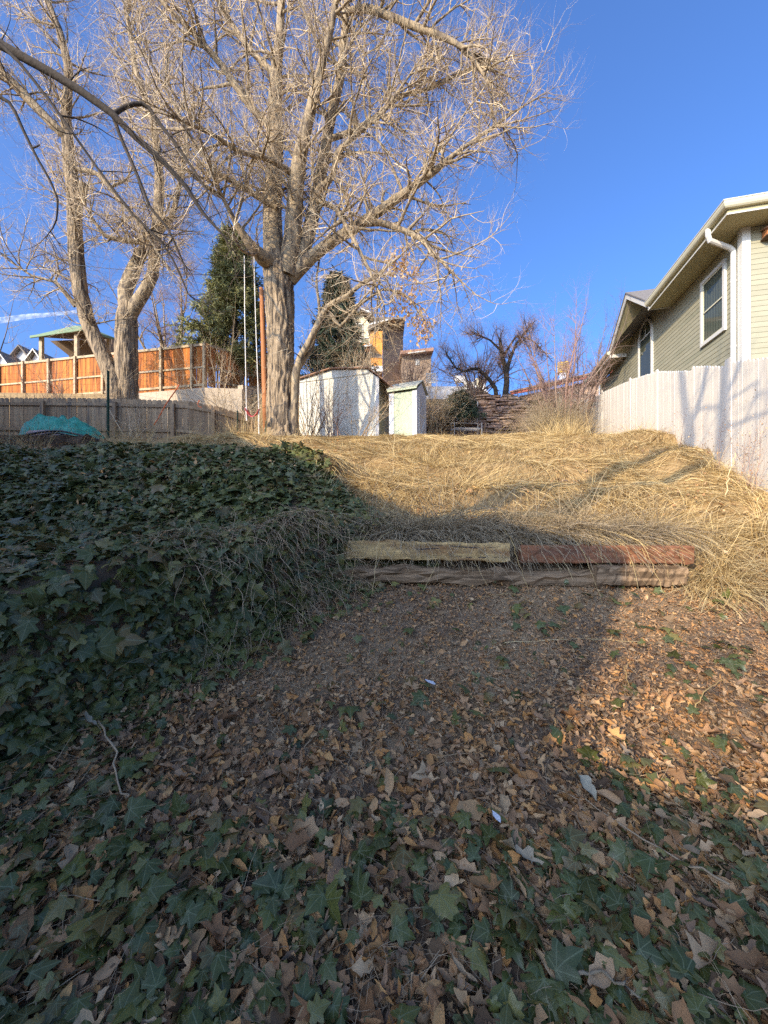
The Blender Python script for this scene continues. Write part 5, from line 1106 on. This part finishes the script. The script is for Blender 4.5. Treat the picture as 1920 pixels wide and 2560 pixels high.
# leaf litter
def lit_d(x, y): return floor_(x, y)*(.6+.4*fbm(x*2, y*2, 2))
x, y, N, gx, gy = sample(330000, -3.2, 5.2, .75, 4.15, lambda x, y: lit_d(x, y)*(.6+.4*ss(2.2, 2.9, y)))
sz = rng.lognormal(math.log(.042), .46, len(x)); nr_ = y < 2.7
sz *= 1.08-.58*ss(1.7, 3.3, y); sz = np.clip(sz, .012, .13)
lo = leafmass('leaf_litter', DRY, x[nr_], y[nr_], N[nr_], gx[nr_], gy[nr_], sz[nr_], .002+rng.random(nr_.sum())**1.5*.06, 'litter', .55, .1, keep=300)
tag(lo, 'brown dry leaves littering the shaded ground', 'leaf litter', kind='stuff')
lo = leafmass('leaf_litter', DRYS, x[~nr_], y[~nr_], N[~nr_], gx[~nr_], gy[~nr_], sz[~nr_]*.92, .002+rng.random((~nr_).sum())*.035, 'litter', .55, .1)
tag(lo, 'finer brown leaf litter below the old timbers', 'leaf litter', kind='stuff')
def lit2(x, y): return (bank(x, y)*.22+(1-bank(x, y))*(y > 4.3)*.10*(.4+1.2*ss(.4, .6, fbm(x*1.3, y*1.3, 2))))
x, y, N, gx, gy = sample(70000, -6.5, 7, 2.0, 9, lit2)
lo = leafmass('leaf_litter', DRYS, x, y, N, gx, gy, np.clip(rng.lognormal(math.log(.05), .3, len(x)), .02, .1), .02+rng.random(len(x))*.09, 'litter', .5, .2)
tag(lo, 'stray dry leaves caught on the ivy bank and the straw slope', 'leaf litter', kind='stuff')

# blades and stems
def blades(name, b, d, L, w, m, droop, label=None, cat=None, n=6, wob=.10, clamp=True, geo=None, lift=.012, flat=True, kind='stuff'):
    M = len(b); pts = np.zeros((M, n, 3)); pts[:, 0] = b; d = nrm(d); p = b.copy()
    ends = rng.normal(0, .04, (M, 3))
    lf = lift*(.3+2.2*rng.random(M))
    for i in range(1, n):
        d = d+rng.normal(0, wob, (M, 3))+ends; d[:, 2] -= droop; d = nrm(d); p = p+d*(L/(n-1))[:, None]
        if clamp:
            gz = H(p[:, 0], p[:, 1])+lf; low = p[:, 2] < gz; p[low, 2] = gz[low]; d[low, 2] = np.maximum(d[low, 2], -.05)
        pts[:, i] = p
    g = geo or Geo()
    t = np.gradient(pts, axis=1); s_ = nrm(np.cross(t, nrm(rng.normal(0, .5, (M, 1, 3))+np.array([0, 0, 1.]))))
    ww = w[:, None]*np.linspace(1, .35, n)[None]
    V = np.stack([pts-s_*ww[..., None]/2, pts+s_*ww[..., None]/2], 2).reshape(-1, 3)
    base = (np.arange(M)*n*2)[:, None]+np.arange(n-1)[None]*2
    F = np.stack([base, base+1, base+3, base+2], -1).reshape(-1, 4)
    lp = np.zeros((M, n*2, 3)); lp[..., 2] = rng.random(M)[:, None]
    g.add(V, F, lp.reshape(-1, 3))
    if geo is None:
        o = g.build(name, m, smooth=True); tag(o, label, cat, kind=kind); return o
def gpos(x, y): return np.stack([x, y, H(x, y)], -1)
def in_grass(x, y):
    a = 1-bank(x, y); r = (y > 4.32)*np.where(x > 3.15, 1, 1)
    r2 = (y > 3.75)*(x > 3.25+.3*(vn(x*2, y*2)-.5))
    return a*np.clip(np.maximum(r, r2), 0, 1)*(x < fx(y)-.05)*(y < 14.6)
def slope_d(x, y): return in_grass(x, y)*(.5+.5*ss(.3, .55, fbm(x*1.1+3, y*1.3, 2)))*np.clip(1.15-.05*y, .4, 1)
x, y, N, gx, gy = sample(190000, -4.5, 8.0, 3.7, 14.6, slope_d)
n = len(x)
ang_ = 3.0*math.pi*fbm(x*.6+2, y*.6+5, 2)+rng.normal(0, .5, n)
d = np.stack([np.cos(ang_)*.9, np.sin(ang_)*.55-.28, .02+.2*rng.random(n)], -1)+N*.08
blades('dry_grass', gpos(x, y), d, rng.uniform(.22, .75, n)*(1+.02*y), rng.uniform(.004, .0085, n)*(1+.05*y), 'straw', .17, 'matted golden dry grass covering the sunny slope', 'dry grass', n=6, wob=.05, lift=.03)
# tufts: a list of (x, y, count, radius, length, lean x, lean y, up, droop, material)
def tufts(name, label, specs, m):
    g = Geo()
    for (tx, ty, cnt, rad, L, lx, ly, up, dr) in specs:
        a = rng.random(cnt)*2*np.pi; r_ = rad*np.sqrt(rng.random(cnt)); bx = tx+r_*np.cos(a); by = ty+r_*np.sin(a)*.6
        b = gpos(bx, by); d = np.stack([np.cos(a)*.5+lx, np.sin(a)*.5+ly, np.full(cnt, up)], -1)+rng.normal(0, .25, (cnt, 3))
        blades(name, b, d, L*(.5+.7*rng.random(cnt)), rng.uniform(.004, .0085, cnt), m, dr, n=7, wob=.07, geo=g)
    o = g.build(name, m, smooth=True); return tag(o, label, 'dry grass', kind='stuff')
sp_ = []
for i in range(70): sp_.append((rng.uniform(-.15, 3.3), rng.uniform(4.31, 4.65), 105, .12, rng.uniform(.3, .62), rng.normal(.05, .25), -.75, .5, .16))
for i in range(16): sp_.append((rng.uniform(.6, 2.6), rng.uniform(4.5, 4.9), 26, .2, rng.uniform(.6, 1.05), rng.normal(.1, .35), -.7, .5, .13))
tufts('dry_grass', 'greyish dry grass drooping over the tops of the timbers', sp_, 'straw_grey')
sp_ = []
for i in range(30): sp_.append((rng.uniform(3.15, 5.4), rng.uniform(3.75, 5.2), 110, .16, rng.uniform(.35, .65), rng.normal(.0, .35), -.7, .5, .16))
tufts('dry_grass', 'thick straw coloured grass cascading right of the timbers', sp_, 'straw')
sp_ = []
for i in range(60):
    yy = rng.uniform(4.9, 10); sp_.append((rng.uniform(-.5, 5.0), yy, 80, .2, rng.uniform(.35, .75), rng.normal(.3, .5), rng.normal(-.45, .3), .25, .15))
sp_ += [(1.35, 6.1, 150, .25, 1.2, .9, .05, .38, .02), (1.9, 6.0, 90, .25, 1.0, .7, .1, .45, .03), (.9, 8.0, 160, .35, .6, .1, -.4, .5, .16), (.3, 8.1, 160, .35, .6, -.1, -.4, .5, .16), (1.5, 7.9, 120, .3, .6, .2, -.3, .5, .16)]
tufts('dry_grass', 'longer straw tufts and a swept fan of stems on the slope', sp_, 'straw')
sp_ = []
for i in range(16): sp_.append((rng.uniform(-4.6, -2.6), rng.uniform(10.3, 11.6), 46, .2, rng.uniform(.5, .95), rng.normal(0, .25), -.1, 1.1, .06))
for i in range(22): sp_.append((rng.uniform(-8.3, -3.4), rng.uniform(7.1, 7.8), 26, .25, rng.uniform(.45, .9), rng.normal(0, .4), -.15, .9, .09))
for i in range(14): sp_.append((rng.uniform(5.0, 6.6), rng.uniform(11.6, 13.1), 60, .2, rng.uniform(.5, 1.0), rng.normal(-.05, .25), -.1, 1.0, .06))
for i in range(14): sp_.append((rng.uniform(-2.4, 4.6), rng.uniform(10.8, 12.0), 24, .25, rng.uniform(.2, .4), rng.normal(0, .4), -.1, .7, .1))
for i in range(10): sp_.append((rng.uniform(-8, -5), rng.uniform(8.6, 11.5), 36, .25, rng.uniform(.4, .8), rng.normal(0, .3), -.1, .9, .08))
for i in range(30):
    yy = rng.uniform(5.3, 12.5); sp_.append((fx(yy)-rng.uniform(.08, .5), yy, 40, .18, rng.uniform(.25, .55), rng.normal(-.1, .3), rng.normal(-.1, .3), .6, .12))
tufts('dry_grass', 'upright dead grass along the fences, logs and crest', sp_, 'straw')
# fine dead stems through the litter and hanging vines
x, y, N, gx, gy = sample(46000, -3, 5, .8, 4.2, lambda x, y: floor_(x, y)*.9)
n = len(x); a = rng.random(n)*2*np.pi
blades('dead_stems', gpos(x, y)+N*.015, np.stack([np.cos(a), np.sin(a)*.7, rng.uniform(0, .3, n)], -1), rng.uniform(.06, .28, n), rng.uniform(.0015, .0034, n), 'dead_stem', .06, 'fine dead stems strewn through the leaf litter', 'dead stems', n=5, wob=.16, lift=.02)
x, y, N, gx, gy = sample(26000, -2.4, .25, 2.6, 4.6, lambda x, y: np.clip(tangle(x, y)*1.0, 0, 1))
n = len(x); a = rng.normal(-.9, 1.0, n)
blades('dead_vines', gpos(x, y)+N*(rng.random(n)*.10)[:, None], np.stack([np.cos(a)*.8+.25, np.sin(a), rng.uniform(-.2, .45, n)], -1), rng.uniform(.15, .5, n), rng.uniform(.003, .006, n), 'dead_stem', .14, 'tangle of dead grey-brown vines spilling over the terrace edge', 'dead vines', n=7, wob=.16, lift=.03)
x, y, N, gx, gy = sample(9000, -6.5, .4, 1.6, 6.8, lambda x, y: bank(x, y)*.32)
n = len(x); a = rng.random(n)*2*np.pi
blades('dead_vines', gpos(x, y)+N*.09, np.stack([np.cos(a), np.sin(a)-.3, rng.uniform(0, .5, n)], -1), rng.uniform(.12, .5, n), rng.uniform(.0025, .005, n), 'dead_stem', .12, 'thin bare stems poking out of the ivy', 'dead vines', n=6, wob=.18, lift=.06)
# single long straws and stalks
def stalk(label, pts, r, m='straw', name='dry_stalk', group=None):
    p = np.array(pts, float); t = np.linspace(0, len(p)-1, 14); q = np.stack([np.interp(t, range(len(p)), p[:, c]) for c in range(3)], -1); q[1:-1] = (q[:-2]+2*q[1:-1]+q[2:])/4+rng.normal(0, r*1.1, (12, 3))
    g = Geo(); g.tube(q, np.linspace(r*.8, r*.4, 14)*rng.uniform(.8, 1.2, 14), 5); return tag(g.build(name, m, smooth=True), label, 'stalk', group)
def G(px, py, Y, dz=0): p = P(px, py, Y); return p
def on(x, y, dz): return at(x, y, dz)
stalk('pale broken stalk standing upright before the white fence', [P(1813, 1243, 5.4), P(1818, 1215, 5.42), P(1826, 1185, 5.45), P(1833, 1160, 5.5), P(1838, 1132, 5.5)], .013)
stalk('long pale straw leaning out of the slope below the tan shrub', [P(1330, 1200, 7.0), P(1370, 1165, 7.1), P(1405, 1130, 7.2), P(1425, 1112, 7.25)], .009)
stalk('long bent straw lying below the gap between the timbers', [on(.85, 3.72, .03), on(1.2, 3.75, .09), on(1.35, 3.7, .08), on(1.6, 3.35, .04), on(1.95, 3.0, .02)], .005)
stalk('thin straw lying across the litter toward the sunny patch', [on(1.0, 3.2, .03), on(1.6, 3.25, .03), on(2.3, 3.2, .03)], .004)
stalk('curved bare twig on the litter in the lower right', [on(1.35, 1.5, .09), on(1.22, 1.62, .08), on(1.05, 1.85, .06), on(.9, 2.0, .04)], .006, 'dead_stem')
stalk('bare brown vine stem trailing down the ivy at left', [on(-1.75, 2.35, .1), on(-1.55, 2.2, .1), on(-1.42, 2.02, .08), on(-1.25, 1.9, .06), on(-1.12, 1.78, .05)], .008, 'dead_stem')
stalk('pale root-like stick near the bottom edge right of centre', [on(.62, 1.28, .08), on(.72, 1.25, .09), on(.8, 1.2, .08)], .008, 'straw_grey')
stalk('pale forked straw sticking up at the edge of the sunny patch', [on(1.75, 2.75, .02), on(1.72, 2.75, .16), on(1.75, 2.73, .22)], .006)
stalk('straw leaning beside the forked one on the sunny edge', [on(2.0, 2.5, .03), on(2.12, 2.55, .14), on(2.3, 2.6, .18)], .006)
for k, (a, b, c) in enumerate((((1.35, 4.55), (1.3, 4.0), (1.42, 3.75)), ((1.75, 4.5), (1.95, 4.0), (2.05, 3.6)), ((2.2, 4.5), (2.62, 4.0), (2.72, 3.7)), ((-.1, 4.5), (-.22, 4.1), (-.36, 3.75)), ((.2, 4.5), (-.05, 4.0), (-.12, 3.72)))):
    stalk(('straw hanging over the left end of the red-brown timber', 'straw hanging over the middle of the red-brown timber', 'straw hanging over the right part of the red-brown timber', 'straw drooping over the far left end of the pale timber', 'straw drooping across the crack of the pale timber')[k],
          [on(*a, .1), (b[0], b[1]-.08, 1.33), ((b[0]+c[0])/2, c[1]+.14, 1.1), on(*c, .08)], .0045)
# weeds against the right fence
for k, (px, Yw, h, lean) in enumerate(((1800, 6.5, 1.9, -.35), (1845, 6.1, 1.3, .05), (1872, 6.0, 1.5, .1), (1893, 5.9, 1.4, -.15), (1905, 5.8, 1.0, .1), (1790, 6.6, .9, .0), (1700, 7.7, .8, .1), (1540, 11, 1.0, .05), (1880, 5.7, .8, .2))):
    bx = min((px-960)/F_PX*Yw, fx(Yw)-.1); b = np.array(at(bx, Yw))
    o = thing('dry_weed', tuple(b), ('tallest thin weed crossing the fence post shadow', 'upright reddish weed right of the pale broken stalk', 'thin branching weed in front of the bright fence boards', 'weed leaning left near the right edge of the fence', 'short weed at the far right foot of the fence', 'low weed with brown leaves under the fence post', 'small weed at the fence foot left of the forked shadow', 'slim weed at the far end of the white fence', 'short bent weed near the right edge')[k], 'weed', group='dry weeds along the white fence')
    p, q = grow(np.zeros((3, 3)), np.array([[lean, -.05, 1], [lean+.25, -.1, 1], [lean-.2, 0, 1]]), np.array([h, h*.7, h*.6]), np.full(3, .0045), 10, .0, .06, .03)
    g = Geo(); g.tubes(p, q, 4); p1, q1 = kids(p, q, np.full(3, 5), .3, 1, .8, U(.12, .4), .003, 6, .02, .12, .05); g.tubes(p1, q1, 3); g.build('stem', 'twig_red', o)
    g = Geo(); e = np.concatenate([p1[:, -1], p1[:, 3], p[:, 5], p[:, 8]]); g.scatter(T_key, F_key, e, rng.normal(0, 1, e.shape), rng.normal(0, 1, e.shape), rng.uniform(.012, .034, len(e)), rng.random(len(e))); g.build('leaves', 'litter', o)
# a few leaves that stand out
def single(label, tpl, m, x, y, dz, size, yaw, name='dead_leaf', cat='leaf', tilt=.3):
    T, F, uv = tpl; g = Geo(); g.add(T*size, F, np.concatenate([uv, np.full((len(uv), 1), random.random())], 1)); me = wmesh(g.mesh(name, True), m)
    o = bpy.data.objects.new(name, me); COL.objects.link(o); o.location = at(x, y, dz); o.rotation_euler = (tilt, random.uniform(-.3, .3), yaw); return tag(o, label, cat)
curl = dry_tpl(.26, .9, 1.5, 12, 3, True)
single('large pale grey curled dead leaf with ragged edge', curl, 'dead_leaf_pale', .58, 1.62, .08, .15, 1.3)
single('white scrap of paper above the pale curled leaf', dry_tpl(.3, .2, .3, 4, 2), 'paper', .52, 1.78, .085, .055, .5, 'paper_scrap', 'paper scrap')
single('small white scrap in the middle of the leaf litter', dry_tpl(.25, .2, .3, 4, 4), 'paper', .33, 2.75, .05, .08, 1.2, 'paper_scrap', 'paper scrap')
single('broad folded pale brown leaf at lower right', dry_tpl(.36, .5, 1.1, 8, 5), 'dead_leaf_pale', 1.02, 1.95, .09, .15, .5)
single('orange lobed leaf lying left of the centre litter', dry_tpl(.45, .4, .5, 9, 7, True), 'seed', .2, 2.72, .05, .1, .3)
single('upright pale orange curled leaf among the front ivy', dry_tpl(.3, .7, 1.3, 8, 8), 'seed', .03, 1.98, .11, .12, .1, tilt=1.1)
single('cream curled leaf caught on the ivy at left', dry_tpl(.34, .9, 1.2, 8, 9), 'dead_leaf_pale', -1.78, 2.3, .14, .11, 1.9, tilt=.9)
# overhead wire at the left
g = Geo(); q = [P(x, y, 12.2) for x, y in ((-300, 590), (0, 636), (150, 658), (260, 670), (420, 684), (640, 690))]; g.tube(q, .008, 5)
tag(g.build('overhead_wire', 'black_plastic', smooth=True), 'thin dark overhead wire crossing behind the twin-stemmed tree', 'wire')
